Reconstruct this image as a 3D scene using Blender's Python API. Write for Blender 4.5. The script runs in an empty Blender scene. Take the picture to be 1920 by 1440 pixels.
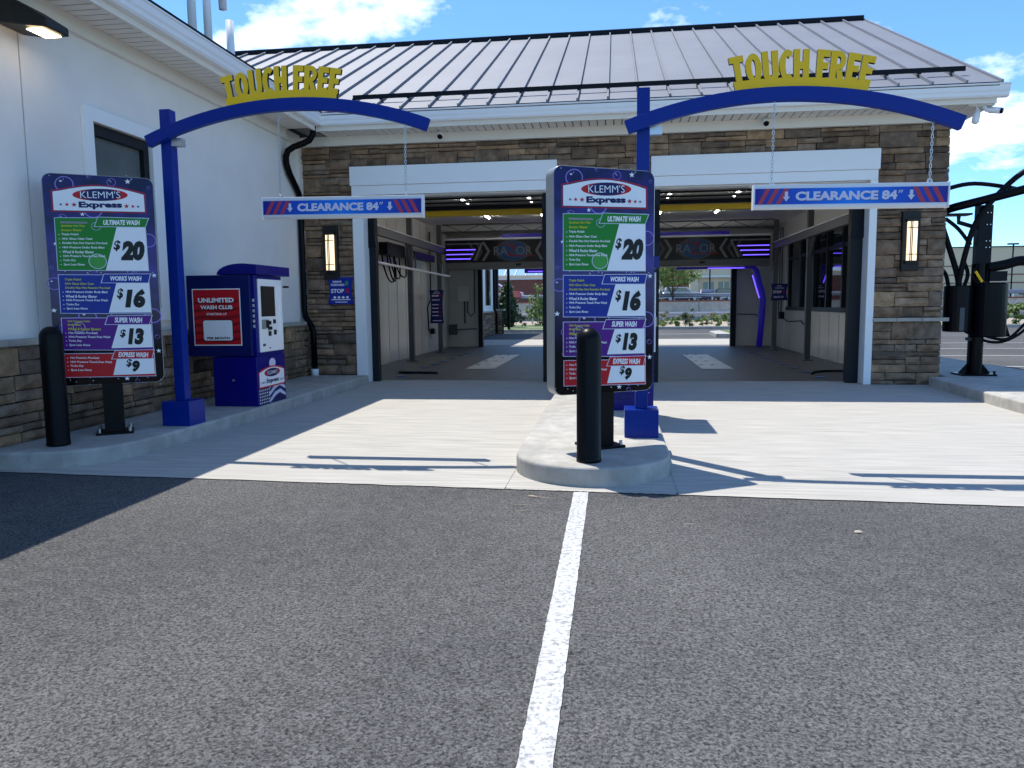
import bpy, bmesh, math, random
from mathutils import Vector, Matrix
random.seed(11)
R = math.radians
S = bpy.context.scene
COL = S.collection

# ---------------------------------------------------------------- camera
cam = bpy.data.cameras.new("camera"); camo = bpy.data.objects.new("camera", cam); COL.objects.link(camo)
cam.sensor_width = 36; cam.lens = 36*1425/1920; cam.clip_end = 2000; cam.clip_start = .05
_y, _p, _r = R(7.6), R(6.0), R(0.6)
fw = Vector((-math.sin(_y)*math.cos(_p), math.cos(_y)*math.cos(_p), -math.sin(_p)))
ri = fw.cross(Vector((0,0,1))).normalized(); up = ri.cross(fw)
ri2 = ri*math.cos(_r)-up*math.sin(_r); up2 = up*math.cos(_r)+ri*math.sin(_r)
camo.matrix_world = Matrix(((ri2.x,up2.x,-fw.x,0),(ri2.y,up2.y,-fw.y,0),(ri2.z,up2.z,-fw.z,1.35),(0,0,0,1)))
S.camera = camo
# ---------------------------------------------------------------- sky and sun
SUN = Vector((-.31,.345,1)).normalized()           # towards the sun
EL = math.asin(SUN.z); AZ = math.atan2(SUN.x, SUN.y)
W = bpy.data.worlds.new("World"); S.world = W; W.use_nodes = True
nt = W.node_tree; nt.nodes.clear(); N = nt.nodes.new; L = nt.links.new
sky = N('ShaderNodeTexSky'); sky.sky_type='NISHITA'; sky.sun_disc=False; sky.sun_elevation=EL; sky.sun_rotation=AZ
sky.air_density=.65; sky.dust_density=0.0; sky.ozone_density=2.0
tc = N('ShaderNodeTexCoord'); sep = N('ShaderNodeSeparateXYZ'); L(tc.outputs['Generated'], sep.inputs[0])
def wm(op,a,b=None):
    n=N('ShaderNodeMath'); n.operation=op
    for i,v in enumerate((a,b)):
        if v is None: continue
        if isinstance(v,(int,float)): n.inputs[i].default_value=v
        else: L(v,n.inputs[i])
    return n.outputs[0]
dz = wm('ADD', wm('MAXIMUM',sep.outputs[2],0.0), .28)
cv = N('ShaderNodeCombineXYZ'); L(wm('DIVIDE',sep.outputs[0],dz),cv.inputs[0]); L(wm('DIVIDE',sep.outputs[1],dz),cv.inputs[1])
cv.inputs[2].default_value = 66.22
nz = N('ShaderNodeTexNoise'); nz.inputs['Scale'].default_value=2.3; nz.inputs['Detail'].default_value=8; nz.inputs['Roughness'].default_value=.58; L(cv.outputs[0],nz.inputs['Vector'])
rmp = N('ShaderNodeValToRGB'); rmp.color_ramp.elements[0].position=.578; rmp.color_ramp.elements[1].position=.70; L(nz.outputs[0],rmp.inputs[0])
mx = N('ShaderNodeMix'); mx.data_type='RGBA'; L(wm('MULTIPLY',rmp.outputs[0],.92),mx.inputs[0])
tint = N('ShaderNodeMix'); tint.data_type='RGBA'; tint.blend_type='MULTIPLY'; tint.inputs[0].default_value=1; L(sky.outputs[0],tint.inputs[6]); tint.inputs[7].default_value=(.60,.85,1.0,1)
L(tint.outputs[2],mx.inputs[6]); mx.inputs[7].default_value=(7.5,7.7,8.0,1)
bg = N('ShaderNodeBackground'); bg.inputs[1].default_value=.15; L(mx.outputs[2],bg.inputs[0])
wo = N('ShaderNodeOutputWorld'); L(bg.outputs[0],wo.inputs[0])
sl = bpy.data.lights.new("sun",'SUN'); sl.energy=3.05; sl.angle=R(.5); sl.color=(1,.945,.85)
so = bpy.data.objects.new("sun",sl); COL.objects.link(so); so.rotation_euler = SUN.to_track_quat('Z','Y').to_euler(); so.location=(-8,9,26)
vs = S.view_settings; vs.view_transform='Standard'; vs.look='None'; vs.gamma=1; vs.exposure=0.93
try: vs.use_curve_mapping=False
except Exception: pass

# ---------------------------------------------------------------- materials
MATS={}
def mat(name,c,rough=.5,metal=0,c2=None,sc=4,bump=0,bsc=40,stretch=(1,1,1),emit=None,es=0,rnd=None,coat=0,spec=.5,mid=.5,wid=.25,c3=None,sc3=.5,f3=.5):
    m=bpy.data.materials.new(name); m.use_nodes=True; t=m.node_tree; b=t.nodes['Principled BSDF']; MATS[name]=m
    n=t.nodes.new; l=t.links.new
    b.inputs['Base Color'].default_value=(*c,1); b.inputs['Roughness'].default_value=rough; b.inputs['Metallic'].default_value=metal
    b.inputs['Coat Weight'].default_value=coat; b.inputs['Specular IOR Level'].default_value=spec
    geo=n('ShaderNodeNewGeometry'); mp=n('ShaderNodeVectorMath'); mp.operation='MULTIPLY'; mp.inputs[1].default_value=stretch; l(geo.outputs['Position'],mp.inputs[0])
    out=None
    if rnd:
        oi=n('ShaderNodeObjectInfo'); cr=n('ShaderNodeValToRGB'); cr.color_ramp.interpolation='LINEAR'
        e=cr.color_ramp.elements
        while len(e)<len(rnd): e.new(.5)
        for i,q in enumerate(rnd): e[i].position=i/(len(rnd)-1); e[i].color=(*q,1)
        l(oi.outputs['Random'],cr.inputs[0]); out=cr.outputs[0]
    if c2 is not None:
        nz=n('ShaderNodeTexNoise'); nz.inputs['Scale'].default_value=sc; nz.inputs['Detail'].default_value=6; nz.inputs['Roughness'].default_value=.6; l(mp.outputs[0],nz.inputs['Vector'])
        r=n('ShaderNodeValToRGB'); r.color_ramp.elements[0].position=max(0,mid-wid/2); r.color_ramp.elements[1].position=mid+wid/2; l(nz.outputs[0],r.inputs[0])
        mixn=n('ShaderNodeMix'); mixn.data_type='RGBA'; l(r.outputs[0],mixn.inputs[0])
        if rnd: mixn.blend_type='MULTIPLY'; l(out,mixn.inputs[6]); mixn.inputs[7].default_value=(*c2,1)
        else: mixn.inputs[6].default_value=(*c,1); mixn.inputs[7].default_value=(*c2,1)
        out=mixn.outputs[2]
    if c3 is not None:
        nz3=n('ShaderNodeTexNoise'); nz3.inputs['Scale'].default_value=sc3; nz3.inputs['Detail'].default_value=4; l(geo.outputs['Position'],nz3.inputs['Vector'])
        r3=n('ShaderNodeValToRGB'); r3.color_ramp.elements[0].position=.4; r3.color_ramp.elements[1].position=.65; l(nz3.outputs[0],r3.inputs[0])
        k=n('ShaderNodeMath'); k.operation='MULTIPLY'; k.inputs[1].default_value=f3; l(r3.outputs[0],k.inputs[0])
        m3=n('ShaderNodeMix'); m3.data_type='RGBA'; l(k.outputs[0],m3.inputs[0])
        if out: l(out,m3.inputs[6])
        else: m3.inputs[6].default_value=(*c,1)
        m3.inputs[7].default_value=(*c3,1); out=m3.outputs[2]
    if out: l(out,b.inputs['Base Color'])
    if bump:
        nb=n('ShaderNodeTexNoise'); nb.inputs['Scale'].default_value=bsc; nb.inputs['Detail'].default_value=4; l(mp.outputs[0],nb.inputs['Vector'])
        bp=n('ShaderNodeBump'); bp.inputs['Strength'].default_value=min(1,bump*20); bp.inputs['Distance'].default_value=bump; l(nb.outputs[0],bp.inputs['Height']); l(bp.outputs[0],b.inputs['Normal'])
    if emit: b.inputs['Emission Color'].default_value=(*emit,1); b.inputs['Emission Strength'].default_value=es
    return m
mat('asphalt',(.080,.080,.081),.95,c2=(.108,.107,.107),sc=9,bump=.007,bsc=200,c3=(.155,.153,.148),sc3=.4,f3=.55,mid=.5,wid=.3,spec=.2)
mat('asphalt_far',(.12,.12,.122),.92,c2=(.14,.14,.14),sc=3,spec=.2)
mat('concrete',(.29,.28,.252),.9,c2=(.52,.50,.455),sc=3.4,stretch=(.45,6,1),bump=.004,bsc=22,c3=(.43,.415,.385),sc3=.6,f3=.6,wid=.42,mid=.45,spec=.2)
mat('kerb_concrete',(.38,.37,.34),.9,spec=.25,c2=(.50,.485,.45),sc=6,bump=.004,bsc=90,c3=(.30,.29,.26),sc3=2.2,f3=.5)
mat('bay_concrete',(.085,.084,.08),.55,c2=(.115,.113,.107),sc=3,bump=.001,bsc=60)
mat('paint_white',(.60,.61,.61),.85,c2=(.45,.45,.45),sc=25,mid=.60,wid=.2,bump=.008,bsc=190,spec=.25)
mat('stucco',(.80,.76,.71),.9,c2=(.84,.80,.75),sc=1.5,bump=.0025,bsc=180)
mat('stone',(.2,.16,.13),.9,c2=(.50,.47,.46),sc=7,bump=.005,bsc=45,wid=.35,spec=.2,
    rnd=[(0.134,0.097,0.073),(0.374,0.248,0.153),(0.231,0.165,0.115),(0.533,0.352,0.202),(0.178,0.132,0.098),(0.322,0.240,0.177),(0.445,0.299,0.183),(0.151,0.105,0.073),(0.356,0.263,0.183),(0.267,0.172,0.109)])
mat('mortar',(.012,.011,.010),.95,spec=.1)
mat('cap_stone',(.36,.32,.27),.85,c2=(.44,.40,.34),sc=6,bump=.003)
mat('trim_white',(.86,.87,.86),.5); mat('gutter_white',(.84,.85,.86),.35); mat('soffit',(.80,.77,.70),.6); mat('frieze',(.80,.76,.68),.6); mat('slot',(.1,.1,.1),.9)
mat('roof_metal',(.19,.205,.24),.6,0,c2=(.215,.23,.265),sc=.7,spec=.3); mat('dark_metal',(.005,.006,.010),.45,spec=.16)
mat('black_plastic',(.004,.004,.005),.36,spec=.14); mat('black_gloss',(.002,.002,.004),.26,spec=.11)
mat('bronze',(.018,.016,.014),.5,spec=.3)
mat('arch_blue',(.0008,.024,.25),.3,spec=.2); mat('kiosk_blue',(.001,.003,.17),.25,spec=.3); mat('kiosk_navy',(.001,.008,.095),.35,spec=.25)
mat('gold',(.98,.58,.012),.5,spec=.3); mat('galvanised',(.55,.56,.58),.35,.9)
mat('aluminium',(.66,.68,.72),.4,.2); mat('grey_side',(.30,.31,.31),.35,.3)
mat('interior_panel',(.60,.59,.55),.22); mat('interior_ceiling',(.74,.72,.66),.6); mat('steel_grey',(.08,.085,.09),.5,spec=.3); mat('track_black',(.007,.010,.014),.5,spec=.25)
mat('plate',(.62,.62,.60),.5,0,c2=(.5,.5,.48),sc=2)
mat('yellow',(.95,.60,.02),.5)
mat('tube_light',(.9,.9,.9),.5,emit=(1,.98,.95),es=26); mat('led_purple',(.03,.02,.5),.4,emit=(.13,.07,1),es=1.6); mat('led_warm',(1,.8,.5),.5,emit=(1,.74,.42),es=6); mat('sconce_glow',(.9,.7,.45),.5,emit=(1,.76,.46),es=.8)
mat('arm_blue',(.01,.008,.25),.35,emit=(.03,.01,.6),es=.05)
mat('screen',(.006,.006,.008),.15); mat('rubber',(.004,.004,.006),.6,spec=.15)
mat('brick',(.24,.085,.06),.85,c2=(.19,.065,.045),sc=2); mat('mall_tan',(.72,.58,.39),.8); mat('mall_white',(.75,.75,.72),.8); mat('roof_blue',(.20,.36,.50),.4,.2)
mat('grass',(.07,.13,.025),.9,c2=(.12,.17,.04),sc=6); mat('mulch',(.30,.24,.18),.95,c2=(.42,.38,.30),sc=4)
mat('leaf_dark',(.028,.055,.018),.7,c2=(.06,.09,.03),sc=8); mat('leaf_light',(.10,.17,.03),.7,c2=(.17,.24,.05),sc=5); mat('leaf_dry',(.18,.15,.06),.8,c2=(.12,.13,.04),sc=6)
mat('bark',(.08,.06,.045),.9)
mat('glass_dark',(.02,.022,.025),.06,spec=.8); mat('tyre',(.012,.012,.012),.8)
for nm,c in [('white',(.75,.76,.78)),('silver',(.45,.47,.5)),('navy',(.02,.04,.12)),('red',(.4,.02,.02)),('grey',(.12,.13,.14)),('black',(.01,.01,.012)),('blue',(.1,.25,.5))]: mat('car_'+nm,c,.25,coat=.6)
def aggregate(name,sc=85,lo=.22,hi=2.1,pit=.5):
    """crushed-stone grain: every cell of the surface gets its own brightness, with dark pits between"""
    t=MATS[name].node_tree; b=t.nodes['Principled BSDF']; n=t.nodes.new; l=t.links.new
    old=b.inputs['Base Color'].links[0].from_socket
    g=n('ShaderNodeNewGeometry'); v=n('ShaderNodeTexVoronoi'); v.inputs['Scale'].default_value=sc; l(g.outputs['Position'],v.inputs['Vector'])
    sp=n('ShaderNodeSeparateColor'); l(v.outputs['Color'],sp.inputs[0])
    mr=n('ShaderNodeMapRange'); mr.inputs[3].default_value=lo; mr.inputs[4].default_value=hi; l(sp.outputs[0],mr.inputs[0])
    v2=n('ShaderNodeTexNoise'); v2.inputs['Scale'].default_value=sc*.45; v2.inputs['Detail'].default_value=3; l(g.outputs['Position'],v2.inputs['Vector'])
    r=n('ShaderNodeMapRange'); r.inputs[1].default_value=.34; r.inputs[2].default_value=.50; r.inputs[3].default_value=1-pit; r.inputs[4].default_value=1; l(v2.outputs[0],r.inputs[0])
    k=n('ShaderNodeMath'); k.operation='MULTIPLY'; l(mr.outputs[0],k.inputs[0]); l(r.outputs[0],k.inputs[1])
    m=n('ShaderNodeVectorMath'); m.operation='SCALE'; l(old,m.inputs[0]); l(k.outputs[0],m.inputs['Scale']); l(m.outputs[0],b.inputs['Base Color'])
aggregate('asphalt',135,.48,1.52,.62); aggregate('paint_white',120,.78,1.12,.45)
# printed colours; the gantry set has its dimness painted in, against the tube light
for nm,c in [('dim_silver',(.13,.135,.15)),('dim_steel',(.05,.05,.055)),('dim_blue',(.008,.045,.14)),('dim_red',(.16,.010,.010)),('dim_black',(.006,.006,.008)),('p_white',(.88,.89,.91)),('p_black',(.012,.012,.014)),('p_green',(.012,.22,.025)),('p_blue',(.012,.03,.28)),('p_navy',(.012,.014,.10)),('p_purple',(.10,.012,.22)),('p_red',(.52,.012,.02)),('p_yellow',(.62,.60,.03)),('p_bubble',(.26,.18,.60)),('p_lilac',(.62,.63,.80)),('p_skyblue',(.02,.14,.52)),('p_crimson',(.42,.05,.09)),('p_grey',(.25,.26,.25)),('p_gbubble',(.06,.33,.06)),('p_steel',(.16,.16,.17)),('p_dgreen',(.05,.30,.12)),('p_darkred',(.25,.008,.012)),('p_cyan',(.02,.10,.30)),('p_brushed',(.35,.36,.38))]: mat(nm,c,.3,spec=.18)
def gradient_mat(name,stops,axis=2,lo=0,hi=1,rough=.12,noise=0):
    m=mat(name,stops[0],rough,spec=.22); t=m.node_tree; b=t.nodes['Principled BSDF']; n=t.nodes.new; l=t.links.new
    tcn=n('ShaderNodeTexCoord'); s=n('ShaderNodeSeparateXYZ'); l(tcn.outputs['Object'],s.inputs[0])
    mr=n('ShaderNodeMapRange'); mr.inputs[1].default_value=lo; mr.inputs[2].default_value=hi; l(s.outputs[axis],mr.inputs[0])
    cr=n('ShaderNodeValToRGB'); e=cr.color_ramp.elements
    while len(e)<len(stops): e.new(.5)
    for i,q in enumerate(stops): e[i].position=i/(len(stops)-1); e[i].color=(*q,1)
    l(mr.outputs[0],cr.inputs[0]); o=cr.outputs[0]
    if noise:
        nz=n('ShaderNodeTexNoise'); nz.inputs['Scale'].default_value=noise; l(tcn.outputs['Object'],nz.inputs['Vector'])
        r=n('ShaderNodeValToRGB'); r.color_ramp.elements[0].position=.35; r.color_ramp.elements[0].color=(.35,.35,.35,1); r.color_ramp.elements[1].position=.65; l(nz.outputs[0],r.inputs[0])
        mm=n('ShaderNodeMix'); mm.data_type='RGBA'; mm.blend_type='MULTIPLY'; mm.inputs[0].default_value=1; l(o,mm.inputs[6]); l(r.outputs[0],mm.inputs[7]); o=mm.outputs[2]
    l(o,b.inputs['Base Color']); return m
gradient_mat('menu_bg',[(.002,.002,.004),(.005,.005,.014),(.03,.015,.13),(.05,.022,.27),(.035,.018,.22),(.018,.014,.13)],2,0,1.8,noise=5)
gradient_mat('sign_blue',[(.014,.014,.26),(.006,.09,.58),(.006,.22,.85),(.006,.09,.58),(.014,.014,.26)],0,-.76,.76,.3)
def glass_mat(name,tintc,refl=.25):
    m=bpy.data.materials.new(name); m.use_nodes=True; MATS[name]=m; t=m.node_tree; t.nodes.clear(); n=t.nodes.new; l=t.links.new
    o=n('ShaderNodeOutputMaterial'); mi=n('ShaderNodeMixShader'); tr=n('ShaderNodeBsdfTransparent'); tr.inputs[0].default_value=(*tintc,1); g=n('ShaderNodeBsdfGlossy'); g.inputs[1].default_value=.03
    fr=n('ShaderNodeFresnel'); fr.inputs[0].default_value=1.5; a=n('ShaderNodeMath'); a.operation='ADD'; a.inputs[1].default_value=refl; l(fr.outputs[0],a.inputs[0])
    l(a.outputs[0],mi.inputs[0]); l(tr.outputs[0],mi.inputs[1]); l(g.outputs[0],mi.inputs[2]); l(mi.outputs[0],o.inputs[0])
glass_mat('glass',(.55,.62,.62),.16); mat('pane_reflection',(.105,.125,.125),.12,spec=.25,c2=(.16,.18,.18),sc=1.2); mat('smoked',(.42,.42,.43),.3); MATS['smoked'].node_tree.nodes['Principled BSDF'].inputs['Alpha'].default_value=.5  # wing pane: grey-teal reflection painted into its base colour

# ---------------------------------------------------------------- mesh helpers
class MB:
    def __init__(s): s.v=[]; s.f=[]; s.m=[]
    def add(s,vs,fs,m=0):
        o=len(s.v); s.v+= [tuple(v) for v in vs]; s.f+=[tuple(i+o for i in f) for f in fs]; s.m+=[m]*len(fs); return s
    def box(s,x0,x1,y0,y1,z0,z1,m=0):
        return s.add([(x0,y0,z0),(x1,y0,z0),(x1,y1,z0),(x0,y1,z0),(x0,y0,z1),(x1,y0,z1),(x1,y1,z1),(x0,y1,z1)],
            [(0,3,2,1),(4,5,6,7),(0,1,5,4),(1,2,6,5),(2,3,7,6),(3,0,4,7)],m)
    def prism(s,poly,a,b,axis='z',m=0):
        # poly: CCW 2-D outline; extruded from a to b along axis. axis z:(x,y) y:(x,z) x:(y,z)
        P={'z':lambda p,h:(p[0],p[1],h),'y':lambda p,h:(p[0],h,p[1]),'x':lambda p,h:(h,p[0],p[1])}[axis]
        n=len(poly); vs=[P(p,a) for p in poly]+[P(p,b) for p in poly]
        fs=[tuple(range(n))[::-1],tuple(range(n,2*n))]+[(i,(i+1)%n,n+(i+1)%n,n+i) for i in range(n)]
        return s.add(vs,fs,m)
    def tube(s,path,r,n=8,m=0,closed=False,cap=True,flat=None):
        path=[Vector(p) for p in path]; k=len(path); rings=[]; ref=None
        for i,p in enumerate(path):
            a=path[i-1] if (i>0 or closed) else p; b=path[(i+1)%k] if (i<k-1 or closed) else p
            d=(b-a).normalized()
            if ref is None:
                ref=Vector((0,0,1)) if abs(d.z)<.9 else Vector((1,0,0))
            u=(ref-d*ref.dot(d)).normalized(); w=d.cross(u); ref=u
            rr=r[i] if isinstance(r,(list,tuple)) else r
            fl=flat or (1,1)
            rings.append([p+u*math.cos(t)*rr*fl[0]+w*math.sin(t)*rr*fl[1] for t in [2*math.pi*j/n+(math.pi/4 if n==4 else 0) for j in range(n)]])
        vs=[v for q in rings for v in q]; fs=[]
        for i in range(k if closed else k-1):
            for j in range(n):
                a=i*n+j; b=i*n+(j+1)%n; c=((i+1)%k)*n+(j+1)%n; d=((i+1)%k)*n+j; fs.append((a,b,c,d))
        if cap and not closed: fs+=[tuple(range(n))[::-1],tuple((k-1)*n+j for j in range(n))]
        return s.add(vs,fs,m)
    def build(s,name,mats,parent=None,smooth=False,bevel=0,seg=2):
        me=bpy.data.meshes.new(name); me.from_pydata(s.v,[],s.f)
        if isinstance(mats,str): mats=[mats]
        for q in mats: me.materials.append(MATS[q])
        if len(mats)>1: me.polygons.foreach_set('material_index',s.m)
        if smooth: me.polygons.foreach_set('use_smooth',[True]*len(s.f))
        me.update()
        if not getattr(s,'raw',False):
            bm=bmesh.new(); bm.from_mesh(me); bmesh.ops.recalc_face_normals(bm,faces=bm.faces); bm.to_mesh(me); bm.free()
        return link(name,me,parent,bevel,seg,smooth)
def link(name,me,parent=None,bevel=0,seg=2,smooth=False):
    o=bpy.data.objects.new(name,me); COL.objects.link(o)
    if parent: setp(o,parent)
    if bevel:
        b=o.modifiers.new('bevel','BEVEL'); b.width=bevel; b.segments=seg; b.limit_method='ANGLE'; b.angle_limit=R(40)
    return o
WM={}
def setp(o,p):
    o.parent=p
    o.matrix_parent_inverse=WM.get(p.name,Matrix()).inverted()
def tag(o,label,cat,group=None):
    o['label']=label; o['category']=cat
    if group: o['group']=group
    return o
def struct(o): o['kind']='structure'; return o
def thing(name,label,cat,loc=(0,0,0),group=None):
    o=bpy.data.objects.new(name,None); COL.objects.link(o); o.empty_display_size=.2; o.location=loc; WM[o.name]=Matrix.Translation(loc)
    return tag(o,label,cat,group)
def copy_tree(o,parent=None):
    c=o.copy(); COL.objects.link(c)
    if parent: c.parent=parent
    for ch in list(o.children): copy_tree(ch,c)
    return c
def bx(name,m,p,x0,x1,y0,y1,z0,z1,bevel=0): return MB().box(x0,x1,y0,y1,z0,z1).build(name,m,p,bevel=bevel)
def disc(cx,cy,rx,ry=None,n=24,a0=0): ry=ry or rx; return [(cx+rx*math.cos(a0+2*math.pi*i/n),cy+ry*math.sin(a0+2*math.pi*i/n)) for i in range(n)]
def star(cx,cy,r,rot=0): return [(cx+(r if i%2==0 else r*.42)*math.sin(rot+math.pi*i/5),cy+(r if i%2==0 else r*.42)*math.cos(rot+math.pi*i/5)) for i in range(10)][::-1]
def rrect(x0,x1,y0,y1,r,n=5):
    out=[]
    for cx,cy,a in ((x1-r,y0+r,-90),(x1-r,y1-r,0),(x0+r,y1-r,90),(x0+r,y0+r,180)):
        out+=[(cx+r*math.cos(R(a+90*i/n)),cy+r*math.sin(R(a+90*i/n))) for i in range(n+1)]
    return out
# lettering, made from Blender's built-in font
TX={}
def txt(s,bold=0.0,shear=0.0,ext=0.0,space=1.0):
    key=(s,bold,shear,ext,space)
    if key in TX: return TX[key]
    c=bpy.data.curves.new('lettering','FONT'); c.body=s; c.size=1; c.offset=bold; c.shear=shear; c.extrude=ext; c.resolution_u=3; c.space_character=space
    o=bpy.data.objects.new('lettering',c)
    me=bpy.data.meshes.new_from_object(o)
    vs=[tuple(v.co) for v in me.vertices]; fs=[tuple(p.vertices) for p in me.polygons]
    bpy.data.objects.remove(o); bpy.data.curves.remove(c); bpy.data.meshes.remove(me)
    x0=min(v[0] for v in vs); x1=max(v[0] for v in vs); y0=min(v[1] for v in vs); y1=max(v[1] for v in vs)
    TX[key]=([((v[0]-x0)/(x1-x0),(v[1]-y0)/(y1-y0),v[2]) for v in vs],fs,(x1-x0)/(y1-y0)); return TX[key]
class Print:
    """flat print on a face: P0 + u*U + v*V, layers a fraction of a millimetre apart along the face normal"""
    def __init__(s,P0,U,V,mats,step=.0006,mp=None):
        s.P=Vector(P0); s.U=Vector(U).normalized(); s.V=Vector(V).normalized(); s.N=s.U.cross(s.V); s.mb=MB(); s.mb.raw=True; s.mats=mats; s.k=0; s.step=step; s.mp=mp; s.split=False; s.bits=[]
    def p(s,q,k):
        if s.mp: q=s.mp(*q)
        return s.P+s.U*q[0]+s.V*q[1]+s.N*(s.step*k)
    def nxt(s): s.k+=1
    def poly(s,pts,m):
        v=[s.p(q,s.k) for q in pts]
        a=sum((v[i]-v[0]).cross(v[i+1]-v[0]).dot(s.N) for i in range(1,len(v)-1))
        f=tuple(range(len(v)))
        s.out(v,[f if a>0 else f[::-1]],m,'printed_mark')
    def ring(s,cx,cy,rx,ry,w,m,n=20):
        o=disc(cx,cy,rx,ry,n); i=disc(cx,cy,rx*(1-w),ry*(1-w),n)
        for a in range(n): b=(a+1)%n; s.poly([o[a],o[b],i[b],i[a]],m)
    def text(s,t,x0,x1,y0,y1,m,bold=0.0,shear=0.0,space=1.0):
        vs,fs,asp=txt(t,bold,shear,0,space)
        if x1 is None: x1=x0+asp*abs(y1-y0)
        pts=[s.p((x0+v[0]*(x1-x0),y0+v[1]*(y1-y0)),s.k) for v in vs]
        out=[]
        for f in fs:
            nn=(pts[f[1]]-pts[f[0]]).cross(pts[f[2]]-pts[f[0]]).dot(s.N)
            out.append(f if nn>0 else f[::-1])
        s.out(pts,out,m,'lettering')
    def out(s,v,f,m,nm):
        if s.split: b=MB(); b.raw=True; b.add(v,f); s.bits.append((nm,b,m))
        else: s.mb.add(v,f,s.mats.index(m))
    def build(s,name,parent):
        if s.split:
            for nm,b,m in s.bits: b.build(nm,m,parent)
        else: return s.mb.build(name,s.mats,parent)

K=.15
# ================================================================ THE SETTING
def sheet(name,poly,z,m,parent=None):
    mb=MB(); mb.add([(x,y,z) for x,y in poly],[tuple(range(len(poly)))]); return mb.build(name,m,parent)
struct(sheet('ground',[(-600,-60),(600,-60),(600,900),(-600,900)],-.03,'asphalt_far'))
struct(sheet('parking_lot',[(-30,-12),(40,-12),(40,39),(-30,39)],0,'asphalt'))
edge=lambda x:5.37-.048*x
ap=struct(sheet('concrete_apron',[(-6.2,edge(-6.2)+.06),(7,edge(7)+.06),(7,13.4),(-6.2,13.4)],.0035,'kerb_concrete'))
def wav(x0,x1,n=60): return [(x0+(x1-x0)*i/n, edge(x0+(x1-x0)*i/n)-.01+random.uniform(-.007,.007)) for i in range(n+1)]
for x0,x1 in ((-6.2,-.785),(-.777,.452),(.460,7)):
    pts=wav(x0,x1)+[(x1,13.28),(x0,13.28)]
    sheet('concrete_slab',pts,.0065,'concrete',ap)
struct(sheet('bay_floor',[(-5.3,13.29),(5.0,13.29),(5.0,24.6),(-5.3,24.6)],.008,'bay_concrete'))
ex=struct(sheet('exit_apron',[(-5.3,24.61),(5.4,24.61),(5.4,28.6),(-5.3,28.6)],.010,'concrete'))
# painted lines
lane=MB(); rl=random.Random(8); n=150; ya,yb=-1.0,edge(-.22)-.03
vl=[]
for k in range(n+1):
    yv=ya+(yb-ya)*k/n; jl,jr=(rl.uniform(-.0022,.0022) for _ in '12'); vl+=[(-.276+jl,yv,.006),(-.170+jr,yv,.006)]
lane.add(vl,[(2*k,2*k+1,2*k+3,2*k+2) for k in range(n)])
struct(lane.build('lane_line','paint_white'))
stall=None
for i,yy in enumerate((16.27,19.4,22.3,25.2)):
    o=struct(bx('stall_line','paint_white',None,6.95+(.9*i if i else 0),26,yy,yy+.1,.004,.008))
struct(bx('road_line','paint_white',None,-3,4.6,33.2,33.35,.004,.008))
# kerbed walkways
def kerb(name,poly,m='kerb_concrete',h=K,bev=.025):
    o=MB().prism(poly,-.02,h,'z').build(name,m,bevel=bev,seg=3); return struct(o)
lw=[(-5.5,5.69),(-5.14,5.68),(-4.85,5.70),(-4.62,5.78),(-4.45,5.92),(-4.34,6.10),(-4.27,6.35),(-4.23,6.8),(-4.20,8.4),(-4.20,12.70),(-5.5,12.70)]
kerb('walkway',lw)
nose=[(-.16+.62*math.cos(a),6.12+.62*math.sin(a)) for a in [math.pi+math.pi*i/22 for i in range(23)]]
kerb('lane_island',[(-.78,12.68)]+nose+[(.46,12.68)])
kerb('vacuum_pad',[(4.62,4.0),(6.9,4.0),(6.9,17.0),(5.2,17.0),(5.2,12.62),(4.9,12.60),(4.79,10.4)])
kerb('exit_kerb',[(3.9,29.8),(9,29.6),(9,33.5),(4.6,33.5),(4.0,32.6)])
struct(bx('lawn','grass',None,4.5,8.9,30.2,33.1,.1,.17))

# ================================================================ STONE
def stone_mesh(i):
    rr=random.Random(i); bm=bmesh.new(); nx,nz=4,3
    g=[[None]*(nz+1) for _ in range(nx+1)]
    for a in range(nx+1):
        for b in range(nz+1):
            e=(a in(0,nx)) or (b in(0,nz))
            x=a/nx+(rr.uniform(-.05,.05) if 0<a<nx else rr.uniform(-.008,.008)); z=b/nz+(rr.uniform(-.07,.07) if 0<b<nz else rr.uniform(-.03,.03))
            g[a][b]=bm.verts.new((x,-(rr.uniform(.45,.68) if e else rr.uniform(.78,1.0)),z))
    for a in range(nx):
        for b in range(nz): bm.faces.new((g[a][b],g[a+1][b],g[a+1][b+1],g[a][b+1]))
    rim=[g[a][0] for a in range(nx+1)]+[g[nx][b] for b in range(1,nz+1)]+[g[a][nz] for a in range(nx-1,-1,-1)]+[g[0][b] for b in range(nz-1,0,-1)]
    back=[bm.verts.new((v.co.x,0,v.co.z)) for v in rim]
    for k in range(len(rim)):
        j=(k+1)%len(rim); bm.faces.new((rim[j],rim[k],back[k],back[j]))
    me=bpy.data.meshes.new('stone'); bm.to_mesh(me); bm.free(); me.materials.append(MATS['stone']); return me
STM=[stone_mesh(i) for i in range(9)]
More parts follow.
